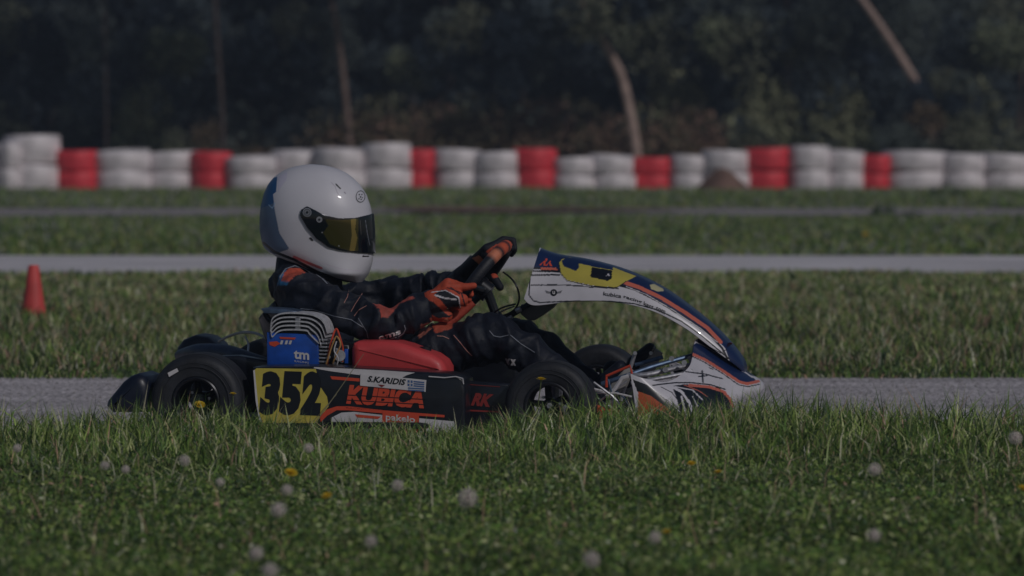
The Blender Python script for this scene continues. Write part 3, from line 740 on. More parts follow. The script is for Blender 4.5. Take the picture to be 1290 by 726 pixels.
# smooth the z/extent steps a little
A = np.array(vs).reshape(NZ, NA, 3)
for _ in range(24): A[1:-1] = (A[:-2]+2*A[1:-1]+A[2:])/4
vs = A.reshape(-1, 3)
helmet = MB(); helmet.add(vs, fs+[tuple(range((NZ-1)*NA, NZ*NA))], SHELL); helmet = helmet.build('helmet', body)
def z1(pts): return [(310+x/4.54, 190+y/4.54) for x, y in pts]
hw_ = (.64, .63, .69); VP = z1([(308, 365), (318, 335), (350, 318), (400, 340), (450, 368), (530, 386), (620, 384), (700, 366), (740, 350), (740, 590), (640, 584), (540, 572), (470, 552), (400, 502), (350, 442), (320, 392)])
IN = z1([(452, 392), (540, 398), (620, 390), (700, 374), (706, 560), (640, 574), (600, 574), (540, 560), (480, 535), (440, 468), (470, 430)])
ops = [
 ('poly', z1([(178, 150), (170, 235), (150, 250), (166, 350), (190, 470), (248, 562), (160, 592), (60, 540), (40, 380), (60, 250), (120, 160)]), (.10, .16, .27)),
 ('poly', z1([(178, 150), (172, 235), (154, 250), (160, 300), (60, 340), (60, 250), (120, 160)]), (.018, .095, .26)),
 ('line', z1([(130, 310), (150, 330), (165, 300)]), .8, ob(90, 110, 140)),
 ('poly', z1([(180, 150), (235, 118), (232, 165), (195, 215), (184, 240)]), ob(112, 110, 120)),
 ('line', z1([(275, 608), (340, 636), (430, 672)]), 3.2, ob(115, 60, 62)),
 ('line', z1([(100, 528), (160, 578), (280, 625), (400, 690), (520, 738), (650, 765)]), 3.4, bk),
 ('line', z1([(488, 182), (510, 205), (520, 238), (536, 262)]), .7, ob(90, 85, 95)),
 ('line', z1([(514, 192), (538, 216)]), 1.7, bk), ('line', z1([(562, 238), (568, 244)]), 1.6, ob(85, 82, 90)),
 ('line', z1([(368, 502), (378, 512)]), 3.0, bk), ('line', z1([(668, 604), (700, 604)]), 1.8, bk),
 ('line', z1([(240, 560), (300, 590), (420, 640), (560, 680), (690, 690)]), .6, ob(112, 106, 116)),
]
paint(helmet, hw_, ops)
sh = sticker(helmet, .002)
g = MB()
def ringpx(cx, cy, r, n=20, sx=1): return [(cx+r*sx*math.cos(a), cy+r*math.sin(a)) for a in np.linspace(0, 2*math.pi, n+1)[:-1]]
def disc(g, cx, cy, r, m, f, sx=1): g.add([f(*p) for p in ringpx(cx, cy, r, 20, sx)], [tuple(range(20))], m)
def ringm(g, cx, cy, r0, r1, m, f, sx=1):
    a = [f(*p) for p in ringpx(cx, cy, r0, 24, sx)]; b_ = [f(*p) for p in ringpx(cx, cy, r1, 24, sx)]
    g.add(a+b_, [(i, (i+1) % 24, 24+(i+1) % 24, 24+i) for i in range(24)], m)
cx, cy = z1([(655, 262)])[0]
ringm(g, cx, cy, 7.6, 6.7, BLACKV, sh, .78)
for dx, dy, r in ((-2, -2.5, .9), (2, -2.5, .8), (0, .5, 1.0), (-2.5, 2.8, .8), (1, 3.6, .8), (2.8, 1.5, .7)): disc(g, cx+dx*.8, cy+dy, r, BLACKV, sh)
g.build('emblem', helmet, False)
# visor: a proud shield following the shell
hc_ = coords(helmet.data); hn = np.array([v.normal[:] for v in helmet.data.vertices]); hm = hc_.copy(); hm[:, 1] = -np.abs(hm[:, 1])
ins = inpoly(proj_np(hm), VP) & (hc_[:, 0] > P(372, 280, 0).x)
fsv = [f for f in fs if all(ins[k] for k in f)]
used = sorted({k for f in fsv for k in f}); ix = {k: i for i, k in enumerate(used)}
vm = MB(); vm.add([Vector(hc_[k])+Vector(hn[k])*.004 for k in used], [tuple(ix[k] for k in f) for f in fsv], None or mat('visor_tint_sheen', attr='Col', rough=.1, coat=.6, metal=.35, spec=.6))
vis = vm.build('visor', helmet)
paint(vis, (.006, .009, .018), [('poly', IN, (.060, .055, .016)), ('poly', z1([(596, 392), (628, 388), (622, 450), (634, 500), (620, 574), (590, 572), (604, 480)]), (.28, .21, .06)), ('poly', z1([(640, 386), (705, 372), (712, 565), (640, 576)]), (.008, .012, .02)), ('line', z1([(680, 400), (690, 470), (704, 540)]), .8, (.2, .22, .28)), ('line', z1([(650, 400), (655, 480)]), .7, (.12, .12, .12))])  # gold tint, plus sheen painted in as a bright strip and thin lines
solid(vis, .004, 0)
sv = sticker(vis, .004); sv2 = sticker(vis, .006)
g = MB(); GREY = mat('grey_alloy', (.33, .34, .38), .4, .3)
cx, cy = z1([(349, 353)])[0]; disc(g, cx, cy, 5.6, GREY, sv); ringm(g, cx, cy, 4.2, 3.6, BLACKV, sv2); disc(g, cx, cy, 1.6, BLACKV, sv2)
g.build('visor_pivot', helmet, False); g = MB()
cx, cy = z1([(419, 394)])[0]; disc(g, cx, cy, 3.8, GREY, sv); disc(g, cx, cy, 1.5, BLACKV, sv2)
g.build('visor_latch', helmet, False)
for a in ((435, 468), (531, 545)): g = MB(); disc(g, *z1([a])[0], .9, GREY, sv); g.build('visor_screw', helmet, False)
# --- gloves
def hand(wr, w0, flip, name, side, more=()):
    """palm beside the rim, four fingers curled round it and a thumb along it; w0 = angle on the rim"""
    g_ = rimp(w0); tang = (rimp(w0+.05)-g_).normalized()*flip       # index finger lies in this direction
    toW = (P(*wr)-g_); out = (g_-hub).normalized(); up = -axd
    back = (toW-tang*toW.dot(tang)).normalized()                    # from rim to the palm
    ch = []
    pc = g_+back*.030
    side_ = back.cross(tang).normalized()
    if side_.dot(up) < 0: side_ = -side_
    for k_ in range(4):                                             # palm
        o_ = (k_-1.5)*.017
        ch.append([(P(*wr)+tang*o_*.5, .021), (pc+back*.03+tang*o_*.9+side_*.012, .017), (pc+tang*o_+side_*.016, .0135)])
        ln = (.92, 1.0, .95, .8)[k_ if flip > 0 else 3-k_]; r = .0105*ln**.5
        kn = pc+tang*o_+side_*.018
        p1 = g_+tang*o_*1.02+side_*.027*ln+back*.004; p2 = g_+tang*o_*1.04-back*.024*ln+side_*.012; p3 = g_+tang*o_*1.05-back*.019*ln-side_*.014
        ch.append([(kn, r*1.15), (p1, r*1.05), (p2, r), (p3, r*.88)])
    s0 = tang*.03
    ch.append([(pc+back*.035+s0*.5, .017), (pc+s0*1.1-side_*.006, .0135), (g_+s0*1.6+back*.012-side_*.014, .0115), (g_+s0*2.0-side_*.018, .010)])
    ch.append([(P(*wr), .030), (P(*wr)-toW*.25, .026)])
    ch += list(more)
    o = blob_mesh(name, ch, .0026, 2); o.data.materials.append(GLOVE); o.parent = body
    return o
glN = hand(wristN, math.radians(-108), 1, 'glove', -1, [[Q(526, 391, -.19, .034), Q(545, 380, -.195, .036), Q(566, 374, -.19, .031), Q(582, 378, -.175, .020)], [Q(545, 392, -.18, .03), Q(562, 398, -.17, .02)]])
glF = hand((wristF[0]+6, wristF[1]-6, .13), math.radians(24), -1, 'glove', 1, [[Q(612, 322, .07, .018), Q(634, 314, .05, .017)], [Q(622, 350, .06, .014), Q(630, 362, .05, .012)]])
go = (.45, .07, .035); gb = (.012, .014, .022)
paint(glN, go, [
 ('line', z3([(255, 395), (300, 425), (330, 470)]), 2.2, gb), ('line', z3([(300, 440), (290, 480), (330, 500)]), 2.4, gb), ('line', z3([(400, 330), (450, 365)]), 1.6, gb), ('line', z3([(460, 360), (480, 430)]), 1.6, gb),
 ('line', z3([(380, 330), (440, 352), (500, 372)]), 1.2, gb), ('line', z3([(340, 500), (400, 490), (450, 460)]), 1.4, gb), ('poly', z3([(350, 520), (380, 500), (390, 540), (360, 560)]), (.6, .22, .14)),
 ('poly', z3([(300, 370), (350, 340), (440, 380), (450, 440), (400, 470), (340, 400)]), gb),
 ('poly', z3([(240, 400), (300, 410), (360, 470), (400, 500), (330, 500), (270, 460)]), gb),
 ('line', z3([(290, 355), (370, 345), (445, 385)]), 1.0, wc), ('line', z3([(445, 385), (452, 440), (425, 490)]), 1.4, wc),
 ('line', z3([(210, 380), (240, 450), (280, 490)]), 1.4, ob(100, 95, 95)),
 ('line', z3([(310, 372), (360, 388), (430, 398)]), 2.0, wc),
], near_only=lambda c: c[:, 1] < 0)
paint(glF, gb, [
 ('poly', z3([(600, 120), (660, 80), (730, 75), (740, 120), (700, 150), (640, 165)]), go),
 ('poly', z3([(520, 160), (560, 145), (605, 185), (580, 215)]), (.6, .2, .1)),
 ('poly', z3([(620, 240), (690, 225), (720, 260), (640, 275)]), go),
 ('line', z3([(640, 100), (680, 160)]), .8, gb), ('line', z3([(670, 90), (705, 145)]), .8, gb), ('line', z3([(700, 80), (728, 125)]), .8, gb)], near_only=lambda c: c[:, 1] < 5)
cuf = MB()
cuf.tube([P(528, 392, -.19), P(534, 387, -.18), P(543, 382, -.17)], [.036, .039, .034], mat('orange_cuff_rim', (.42, .06, .035), .65, bump=.3, bscale=80), 16)
cuf.tube([P(548, 420, -.13), P(562, 408, -.13), P(580, 395, -.125), P(596, 381, -.12)], [.020, .018, .014, .012], MATS['orange_cuff_rim'], 12, smooth=3)  # orange tube standing in for the lower rim of the steering wheel
cuf.build('cuff', glN)
cuf = MB(); cuf.tube([P(574, 358, .145), P(582, 349, .14), P(590, 341, .13), P(600, 330, .12)], [.034, .03, .028, .027], mat('black_cuff', (.012, .014, .022), .5), 16, smooth=3); cuf.build('cuff', glF)
# --- boots
def boot(heel, toe, v, near):
    h = P(*heel, v); t = P(*toe, v); d = (t-h)
    a = P(heel[0]-6, heel[1]-8, v)
    o = blob_mesh('boot', [[(a+Vector((-.02, 0, .03)), .030), (a, .030), (h+Vector((.010, 0, .015)), .028)], [(h+Vector((.010, 0, .015)), (.027, .030, .027)), (h+d*.55+Vector((-.014, 0, .012)), (.024, .032, .022)), (h+d+Vector((-.008, 0, .0)), (.019, .032, .020))]], .004, 3)
    o.data.materials.append(SUIT); o.parent = body
    paint(o, sb, [('poly', [(812, 458), (820, 444), (827, 431), (831, 433), (829, 450), (822, 458)], (.30, .28, .26)), ('line', [(816, 456), (826, 438)], 1.0, sb)], near_only=lambda c: c[:, 1] < 5)
    s_ = MB(); n_ = Vector((d.z, 0, -d.x)).normalized()
    s_.tube([h+n_*.016-d*.05, h+d*.3+n_*.018, h+d*.7+n_*.020, h+d*1.05+n_*.014], [.018, .02, .024, .018], mat('boot_sole', (.32, .31, .30), .7), 10); s_.build('sole', o)
    return o
boot((752, 508), (785, 462), -.11, True); boot((786, 487), (822, 440), .11, False)
# ============================================================ THE SETTING
def track_noise(x, f, a): return a*math.sin(x*f+1.3)+a*.6*math.sin(x*f*2.7+.4)
def yd(d): return CY+d
D_far = dist(475); S0, S1 = dist(343, .015), dist(322.5); T0, T1 = dist(275, .0), dist(263); BAR = 66.0
EDGE = 15.25                                              # near edge of the track, metres from the camera
def gz(x, y):                                             # height of the verge between camera and track
    d = y-CY
    k = np.clip((EDGE-d)/.7, 0, 1); k = k*k*(3-2*k)
    return .075*k*(1+.12*np.sin(x*2.1+.5)+.1*np.sin(x*5+d*3))-0.003
def sheet(name, x0, x1, y0, y1, nx, ny, zf, m, label=None):
    xs = np.linspace(x0, x1, nx); ys = np.linspace(y0, y1, ny)
    X, Y = np.meshgrid(xs, ys); Zz = zf(X, Y)
    vs = np.stack([X, Y, Zz], -1).reshape(-1, 3).tolist()
    fs = [(j*nx+i, j*nx+i+1, (j+1)*nx+i+1, (j+1)*nx+i) for j in range(ny-1) for i in range(nx-1)]
    me = bpy.data.meshes.new(name); me.from_pydata(vs, [], fs); me.materials.append(m)
    for p in me.polygons: p.use_smooth = True
    o = bpy.data.objects.new(name, me); COL.objects.link(o); tag(o, label, kind='structure'); return o
def groundmat():
    m = bpy.data.materials.new('turf_soil'); m.use_nodes = True; n = m.node_tree.nodes; l = m.node_tree.links
    tc = n.new('ShaderNodeTexCoord'); a = n.new('ShaderNodeTexNoise'); a.inputs['Scale'].default_value = 1.1; a.inputs['Detail'].default_value = 8
    b = n.new('ShaderNodeTexNoise'); b.inputs['Scale'].default_value = 28; b.inputs['Detail'].default_value = 6
    mp = n.new('ShaderNodeMapping'); mp.inputs['Scale'].default_value = (1, .35, 1)
    l.new(tc.outputs['Object'], mp.inputs[0]); l.new(mp.outputs[0], a.inputs[0]); l.new(tc.outputs['Object'], b.inputs[0])
    r = n.new('ShaderNodeValToRGB'); r.color_ramp.elements[0].color = (.06, .09, .04, 1); r.color_ramp.elements[1].color = (.20, .14, .10, 1)
    r.color_ramp.elements[0].position = .38; r.color_ramp.elements[1].position = .68
    e = r.color_ramp.elements.new(.5); e.color = (.06, .075, .03, 1)
    mx = n.new('ShaderNodeMath'); mx.operation = 'MULTIPLY_ADD'; mx.inputs[1].default_value = .35; l.new(b.outputs[0], mx.inputs[0])
    m2 = n.new('ShaderNodeMath'); m2.operation = 'MULTIPLY'; m2.inputs[1].default_value = .68; l.new(a.outputs[0], m2.inputs[0]); l.new(m2.outputs[0], mx.inputs[2])
    l.new(mx.outputs[0], r.inputs[0]); l.new(r.outputs[0], n['Principled BSDF'].inputs['Base Color']); n['Principled BSDF'].inputs['Roughness'].default_value = .95
    return m
GM = groundmat()
def asphalt(name, c0, c1, sc_=220):
    m = bpy.data.materials.new(name); m.use_nodes = True; n = m.node_tree.nodes; l = m.node_tree.links; b = n['Principled BSDF']
    tc = n.new('ShaderNodeTexCoord'); a = n.new('ShaderNodeTexNoise'); a.inputs['Scale'].default_value = sc_; a.inputs['Detail'].default_value = 4
    g2 = n.new('ShaderNodeTexNoise'); g2.inputs['Scale'].default_value = 2.2; g2.inputs['Detail'].default_value = 8
    mp = n.new('ShaderNodeMapping'); mp.inputs['Scale'].default_value = (.35, 1.6, 1); l.new(tc.outputs['Object'], mp.inputs[0]); l.new(mp.outputs[0], g2.inputs[0])
    l.new(tc.outputs['Object'], a.inputs[0])
    r = n.new('ShaderNodeValToRGB'); r.color_ramp.elements[0].position = .40; r.color_ramp.elements[1].position = .58
    r.color_ramp.elements[0].color = (*c0, 1); r.color_ramp.elements[1].color = (*c1, 1); l.new(a.outputs[0], r.inputs[0])
    mr = n.new('ShaderNodeMapRange'); mr.inputs['To Min'].default_value = .72; mr.inputs['To Max'].default_value = 1.25; mr.inputs['From Min'].default_value = .3; mr.inputs['From Max'].default_value = .7
    l.new(g2.outputs[0], mr.inputs[0]); s_ = n.new('ShaderNodeVectorMath'); s_.operation = 'SCALE'; l.new(r.outputs[0], s_.inputs[0]); l.new(mr.outputs[0], s_.inputs['Scale'])
    l.new(s_.outputs[0], b.inputs['Base Color']); b.inputs['Roughness'].default_value = .9
    bp = n.new('ShaderNodeBump'); bp.inputs['Strength'].default_value = .8; bp.inputs['Distance'].default_value = .012; l.new(a.outputs[0], bp.inputs['Height']); l.new(bp.outputs[0], b.inputs['Normal'])
    return m
ground = sheet('ground', -200, 200, -30, 300, 3, 3, lambda x, y: x*0-.012, GM)
verge = sheet('verge', -5, 5, yd(8), yd(EDGE+.06), 120, 90, gz, GM)
AS = asphalt('track_asphalt', (.20, .18, .19), (.80, .74, .76), 55); ASW = asphalt('pale_track', (.66, .62, .65), (.82, .78, .80), 50); ASG = asphalt('service_road', (.30, .265, .275), (.42, .37, .39), 40)
def band(name, d0, d1, a, fr, m, z, xw=30):
    nx = 160; xs = np.linspace(-xw, xw, nx); vs = []
    for x in xs: vs.append((x, yd(d0)+a*math.sin(x*fr)+a*.5*math.sin(x*fr*3.1+1), z))
    for x in xs: vs.append((x, yd(d1)+a*math.sin(x*fr*.8+2)+a*.4*math.sin(x*fr*4.1), z))
    fs = [(i, i+1, nx+i+1, nx+i) for i in range(nx-1)]
    me = bpy.data.meshes.new(name); me.from_pydata(vs, [], fs); me.materials.append(m); o = bpy.data.objects.new(name, me); COL.objects.link(o); tag(o, kind='structure'); return o
band('track', EDGE-.6, D_far, .03, 2.2, AS, -.002)
band('far_track', S0-.05, S1, .1, .7, ASW, .002)
band('service_road', T0-.1, T1, .25, .5, ASG, .002)
gm = MB(); GRIT = mat('grit', (.30, .27, .27), .9, nscale=40, namt=.5)
for i in range(2600):
    d_ = random.uniform(15.2, D_far); d_ = D_far-abs(random.gauss(0, 1.2)) if random.random() < .5 else d_
    if d_ < 15.2: continue
    x_ = random.uniform(-1, 1)*(d_*.0927+.6); r_ = random.uniform(.002, .006); c_ = Vector((x_, yd(d_), r_*.4-.002)); a_ = random.random()*3
    p4 = [c_+Vector((math.cos(a_+k*1.57)*r_*random.uniform(.6, 1.3), math.sin(a_+k*1.57)*r_, 0)) for k in range(4)]
    gm.add(p4+[c_+Vector((0, 0, r_*.9))], [(0, 1, 4), (1, 2, 4), (2, 3, 4), (3, 0, 4)], GRIT)
tag(gm.build('gravel', None, False), 'loose grit scattered over the near track', 'gravel', kind='stuff')
# ------------------------------------------------------------ grass
GRASS = mat('grass_blades', attr='Col', rough=.45, trans=.25, spec=.5)
def hnoise(x, y, f, seed=0):
    return (np.sin(x*f+seed)*np.cos(y*f*.9+seed*1.7)+.6*np.sin(x*f*2.3+y*f*1.1+seed*2.1)+.4*np.cos(x*f*4.1-y*f*3.3+seed))/2
def blades(x, y, z, h, w, lean, cols, seg=2):
    n = len(x); ang = rng.uniform(0, 2*math.pi, n); la = rng.uniform(0, 2*math.pi, n)
    dx, dy = np.cos(ang)*w/2, np.sin(ang)*w/2; lx, ly = np.cos(la)*lean*h, np.sin(la)*lean*h
    b = np.stack([x, y, z], 1); side = np.stack([dx, dy, 0*dx], 1)
    mid = b+np.stack([lx*.3, ly*.3, h*.55], 1); tip = b+np.stack([lx, ly, h*np.clip(1-.35*lean, .4, 1)], 1)
    vs = np.stack([b-side, b+side, mid+side*.8, mid-side*.8, tip], 1).reshape(-1, 3)
    return vs, np.repeat(cols, 5, 0), n
def grassobj(name, parts, label, cat='grass'):
    vs = np.concatenate([p[0] for p in parts]); cs = np.concatenate([p[1] for p in parts]); n = sum(p[2] for p in parts)
    me = bpy.data.meshes.new(name); me.vertices.add(len(vs)); me.vertices.foreach_set('co', vs.astype(np.float32).ravel())
    base = np.arange(n)*5; lp = np.stack([base, base+1, base+2, base+3, base+3, base+2, base+4], 1).ravel()
    me.loops.add(len(lp)); me.loops.foreach_set('vertex_index', lp.astype(np.int32)); me.polygons.add(2*n)
    ls = np.stack([np.arange(n)*7, np.arange(n)*7+4], 1).ravel(); me.polygons.foreach_set('loop_start', ls.astype(np.int32))
    me.polygons.foreach_set('loop_total', np.tile([4, 3], n).astype(np.int32)); me.update(); me.materials.append(GRASS)
    setcol(me, cs); o = bpy.data.objects.new(name, me); COL.objects.link(o); tag(o, label, cat, kind='stuff'); return o
PAL = np.array([(.06, .11, .045), (.16, .285, .06), (.33, .44, .11), (.58, .62, .29), (.80, .74, .52), (.62, .40, .28)])
def gcol(n, wts, jitter=.25):
    c = PAL[rng.choice(len(PAL), n, p=np.array(wts)/sum(wts))]; return np.clip(c*rng.uniform(1-jitter, 1+jitter, (n, 1)), .005, .85)
def scatter(n, d0, d1, margin=.7, px0=0, px1=W):
    d = rng.uniform(d0**2, d1**2, n)**.5; x = rng.uniform(px0-W/2, px1-W/2, n)/F*d+rng.uniform(-1, 1, n)*margin; return x, yd(d), d
P1 = []
n = 190000; x, y, d = scatter(n, 10.0, EDGE+.02, .6); hn_ = hnoise(x, y, 2.3, 1); t_ = np.clip((d-12.5)/2.5, 0, 1)
h = (.028+.030*t_+.012*hn_)*rng.uniform(.6, 1.5, n); P1.append(blades(x, y, gz(x, y), np.clip(h, .015, .12), rng.uniform(.0025, .0055, n), rng.uniform(.4, 1.6, n), gcol(n, (5, 5.5, 4.2, 1.6, .6, .35), .35)*(1+.32*hnoise(x, y, 5, 2)+.2*hnoise(x, y, 17, 6))[:, None]))
# taller tufts towards the track edge
n = 24000; x, y, d = scatter(n, 13.7, EDGE+.05, .6); pxx = x/d*F+W/2
topy = np.interp(pxx, [-200, 0, 120, 190, 310, 330, 400, 600, 650, 760, 860, 960, 1290, 1500], [504, 504, 504, 504, 508, 515, 521, 524, 510, 505, 507, 496, 499, 499])
full = CH-(topy-YH)*15.0/F-.075; k_ = np.clip((d-13.6)/1.0, 0, 1); tall = .05+(full-.045)*k_+.010*hnoise(x, y, 9, 4)
h = tall*(1+.25*hnoise(x, y, 12, 9))*rng.uniform(.6, 1.5, n); P1.append(blades(x, y, gz(x, y), np.clip(h, .02, .21), rng.uniform(.003, .0065, n), rng.uniform(.1, .8, n), gcol(n, (4, 5.5, 5, 2.6, 1, .6), .35)*(1+.35*hnoise(x, y, 7, 8)+.2*hnoise(x, y, 19, 3))[:, None]))
# dry litter on the verge lip
n = 5000; x, y, d = scatter(n, EDGE-.5, EDGE+.04, .6); P1.append(blades(x, y, gz(x, y), rng.uniform(.02, .07, n), rng.uniform(.002, .004, n), rng.uniform(.5, 1.4, n), gcol(n, (0, 1, 2, 3, 5, 6))))
# long pale stalks
n = 450; x, y, d = scatter(n, 10.8, EDGE-.2, .6); P1.append(blades(x, y, gz(x, y), rng.uniform(.07, .15, n), rng.uniform(.0018, .0035, n), rng.uniform(.1, 1.0, n), gcol(n, (0, 0, 1, 3, 5, 5))))
grassobj('grass', P1, 'short green grass with taller tufts on the verge in front of the kart')
P2 = []
n = 130000; x, y, d = scatter(n, D_far-.08, S0, .8); hn_ = hnoise(x, y, 1.6, 2); t_ = (d-D_far)/(S0-D_far)
h = (.072+.03*np.clip(1-abs(d-24)/3.5, 0, 1)+.018*hn_-.025*np.clip((t_-.6)*3, 0, 1))*rng.uniform(.5, 1.4, n); h *= np.clip((d-D_far)/.5, .45, 1)
P2.append(blades(x, y, 0*x-.012, np.clip(h, .015, .17), rng.uniform(.004, .010, n)*(1+t_), rng.uniform(.1, .8, n), gcol(n, (5, 4, 3.5, 2.6, 2.6, 2.2), .35)*(1+.28*hnoise(x, y, 2.6, 2)+.18*hnoise(x, y, 9, 5))[:, None]*(.8+.25*t_[:, None])))
n = 9000; x, y, d = scatter(n, D_far-.12, D_far+.9, .6); P2.append(blades(x, y, 0*x-.01, rng.uniform(.015, .06, n), rng.uniform(.004, .009, n), rng.uniform(.5, 1.5, n), gcol(n, (6, 5, 2, .6, .6, .5))))
grassobj('grass', P2, 'long tufted grass with dry stalks between the near track and the pale strip')
P3 = []
for d0, d1, n, hh, wts in ((S1, T0, 60000, .05, (4, 5, 3, 1, .6, .6)), (T1, BAR+4, 60000, .07, (4, 5, 3, 1.4, 1.2, 1.0))):
    x, y, d = scatter(n, d0, d1, 1.5); hn_ = hnoise(x, y, .9, 5)
    h = (hh+.012+.015*hn_)*rng.uniform(.6, 1.4, n)*np.clip((d-d0)/2, .6, 1); c = gcol(n, wts)
    c = c*np.array([1.45, 1.3, 1.35])*(1+.25*hnoise(x, y, .55, 3)[:, None]); P3.append(blades(x, y, 0*x-.012, h, rng.uniform(.012, .03, n), rng.uniform(.1, .7, n), np.clip(c, .01, .4)))
grassobj('grass', P3, 'blurred green meadow grass below the tyre barrier')
# reddish bare soil patches in the far grass
def patch(pxs, pys, m, name, zz=.006):
    vs = []
    for a in range(28):
        w = 2*math.pi*a/28; k = 1+.25*math.sin(3*w+1)+.12*math.sin(7*w); px = pxs[0]+pxs[1]*math.cos(w)*k; py = pys[0]-pys[1]*math.sin(w)*k
        vs.append(at(px, dist(py), zz))
    me = bpy.data.meshes.new(name); me.from_pydata(vs, [], [tuple(range(28))]); me.materials.append(m); o = bpy.data.objects.new(name, me); COL.objects.link(o); tag(o, kind='structure')
SOIL = mat('red_soil', (.20, .12, .095), .95, nscale=3, namt=.4)
# clover leaves in the foreground
def leafmesh(name, n, d0, d1, label):
    x, y, d = scatter(n, d0, d1, .5); z = gz(x, y)+rng.uniform(.01, .045, n)*np.clip(1.3-(d-11)/4, .5, 1.3)
    r = rng.uniform(.002, .0058, n); k = 6; th_ = np.arange(k)*2*math.pi/k; ax1 = rng.normal(size=(n, 3)); ax1[:, 2] *= .45; ax1 /= np.linalg.norm(ax1, axis=1)[:, None]
    ax2 = rng.normal(size=(n, 3)); ax2 -= (ax1*ax2).sum(1)[:, None]*ax1; ax2[:, 2] *= .6; ax2 /= np.linalg.norm(ax2, axis=1)[:, None]
    c = np.stack([x, y, z], 1); vs = (c[:, None, :]+r[:, None, None]*(np.cos(th_)[None, :, None]*ax1[:, None, :]*1.4+np.sin(th_)[None, :, None]*ax2[:, None, :]*.8)).reshape(-1, 3)
    me = bpy.data.meshes.new(name); me.vertices.add(n*k); me.vertices.foreach_set('co', vs.astype(np.float32).ravel()); me.loops.add(n*k); me.loops.foreach_set('vertex_index', np.arange(n*k, dtype=np.int32))
    me.polygons.add(n); me.polygons.foreach_set('loop_start', (np.arange(n)*k).astype(np.int32)); me.polygons.foreach_set('loop_total', np.full(n, k, np.int32)); me.update(); me.materials.append(GRASS)
    setcol(me, np.repeat(gcol(n, (3, 5, 4, 1.2, .3, .1)), k, 0)); o = bpy.data.objects.new(name, me); COL.objects.link(o); tag(o, label, 'ground cover', kind='stuff'); return o
leafmesh('clover', 20000, 10.0, 13.6, 'small leafy clover and weeds low in the foreground turf')
# ------------------------------------------------------------ dandelions
PAPP = mat('seed_down', (.90, .80, .78), .9, trans=.4, spec=.1); STEM = mat('green_stem', (.13, .16, .06), .6); YEL = mat('yellow_petal', (.72, .50, .02), .6, trans=.2)
def clock_mesh():
    b = MB(); n = 110
    for i in range(n):
        z = 1-2*(i+.5)/n; a = i*2.39996; r = math.sqrt(1-z*z); d = Vector((r*math.cos(a), r*math.sin(a), z)); o = d.orthogonal().normalized(); q = d.cross(o)
        rr = .0175*random.uniform(.8, 1.12)
        b.add([d*.002-o*.0004, d*.002+o*.0004, d*rr], [(0, 1, 2)], PAPP)
        for k_ in range(6):
            w = k_*math.pi/3+a; e = o*math.cos(w)+q*math.sin(w); f_ = d.cross(e)
            b.add([d*rr-f_*.0006, d*rr+f_*.0006, d*(rr+.0015)+e*.0052], [(0, 1, 2)], PAPP)
    ell(b, (0, 0, 0), (.004, .004, .004), mat('seed_core', (.18, .12, .08), .8), 8)
    return b
def stem_mesh(h, bend):
    return MB().tube([(0, 0, 0), (bend*.3, 0, h*.5), (bend, 0, h-.002)], [.0019, .0016, .0013], STEM, 6, smooth=4)
def flower_mesh():
    b = MB()
    for ring, (nn, ln, up) in enumerate(((22, .016, .1), (18, .012, .45), (12, .008, .9))):
        for k_ in range(nn):
            w = 2*math.pi*k_/nn+ring*.1; e = Vector((math.cos(w), math.sin(w), 0)); f_ = Vector((-e.y, e.x, 0)); t = e*ln*math.cos(up)+Vector((0, 0, ln*math.sin(up)+.002))
            b.add([e*.002-f_*.0008, e*.002+f_*.0008, t+f_*.0014, t-f_*.0014], [(0, 1, 2, 3)], YEL)
    b.lathez([(0, -.006), (.003, -.005), (.0045, 0), (.002, .003)], STEM, 10)
    return b
clockP = []; flowerP = []
def dandelion(kind, px, py, size, hz_, label, group, cache={}):
    zt = hz_; d = dist(py, zt)
    if d > EDGE-.03 and d < EDGE+1: d = EDGE-.06; zt = zat(py, d)
    x = (px-W/2)/F*d; y = yd(d); gr = float(gz(x, y)) if d < EDGE else -.012
    root = empty('dandelion', (x, y, gr)); h = zt-gr
    bend = random.uniform(-.02, .02)
    st__ = stem_mesh(h, bend).build('stem', root)
    key = kind
    if key not in cache:
        o = (clock_mesh() if kind == 'c' else flower_mesh()).build('seed_head' if kind == 'c' else 'flower_head', root, False); cache[key] = o
    else:
        o = cache[key].copy(); COL.objects.link(o); o.parent = root
    o.location = (bend, 0, h); o.scale = (size,)*3
    if kind == 'y': o.rotation_euler = (random.uniform(-.4, .4)+.3, random.uniform(-.3, .3), 0)
    else: o.rotation_euler = (random.random(), random.random(), random.random()*6)
    tag(root, label, 'dandelion', group); return root
GC = 'dandelion clocks in the foreground grass'; GY = 'yellow dandelions in the grass'
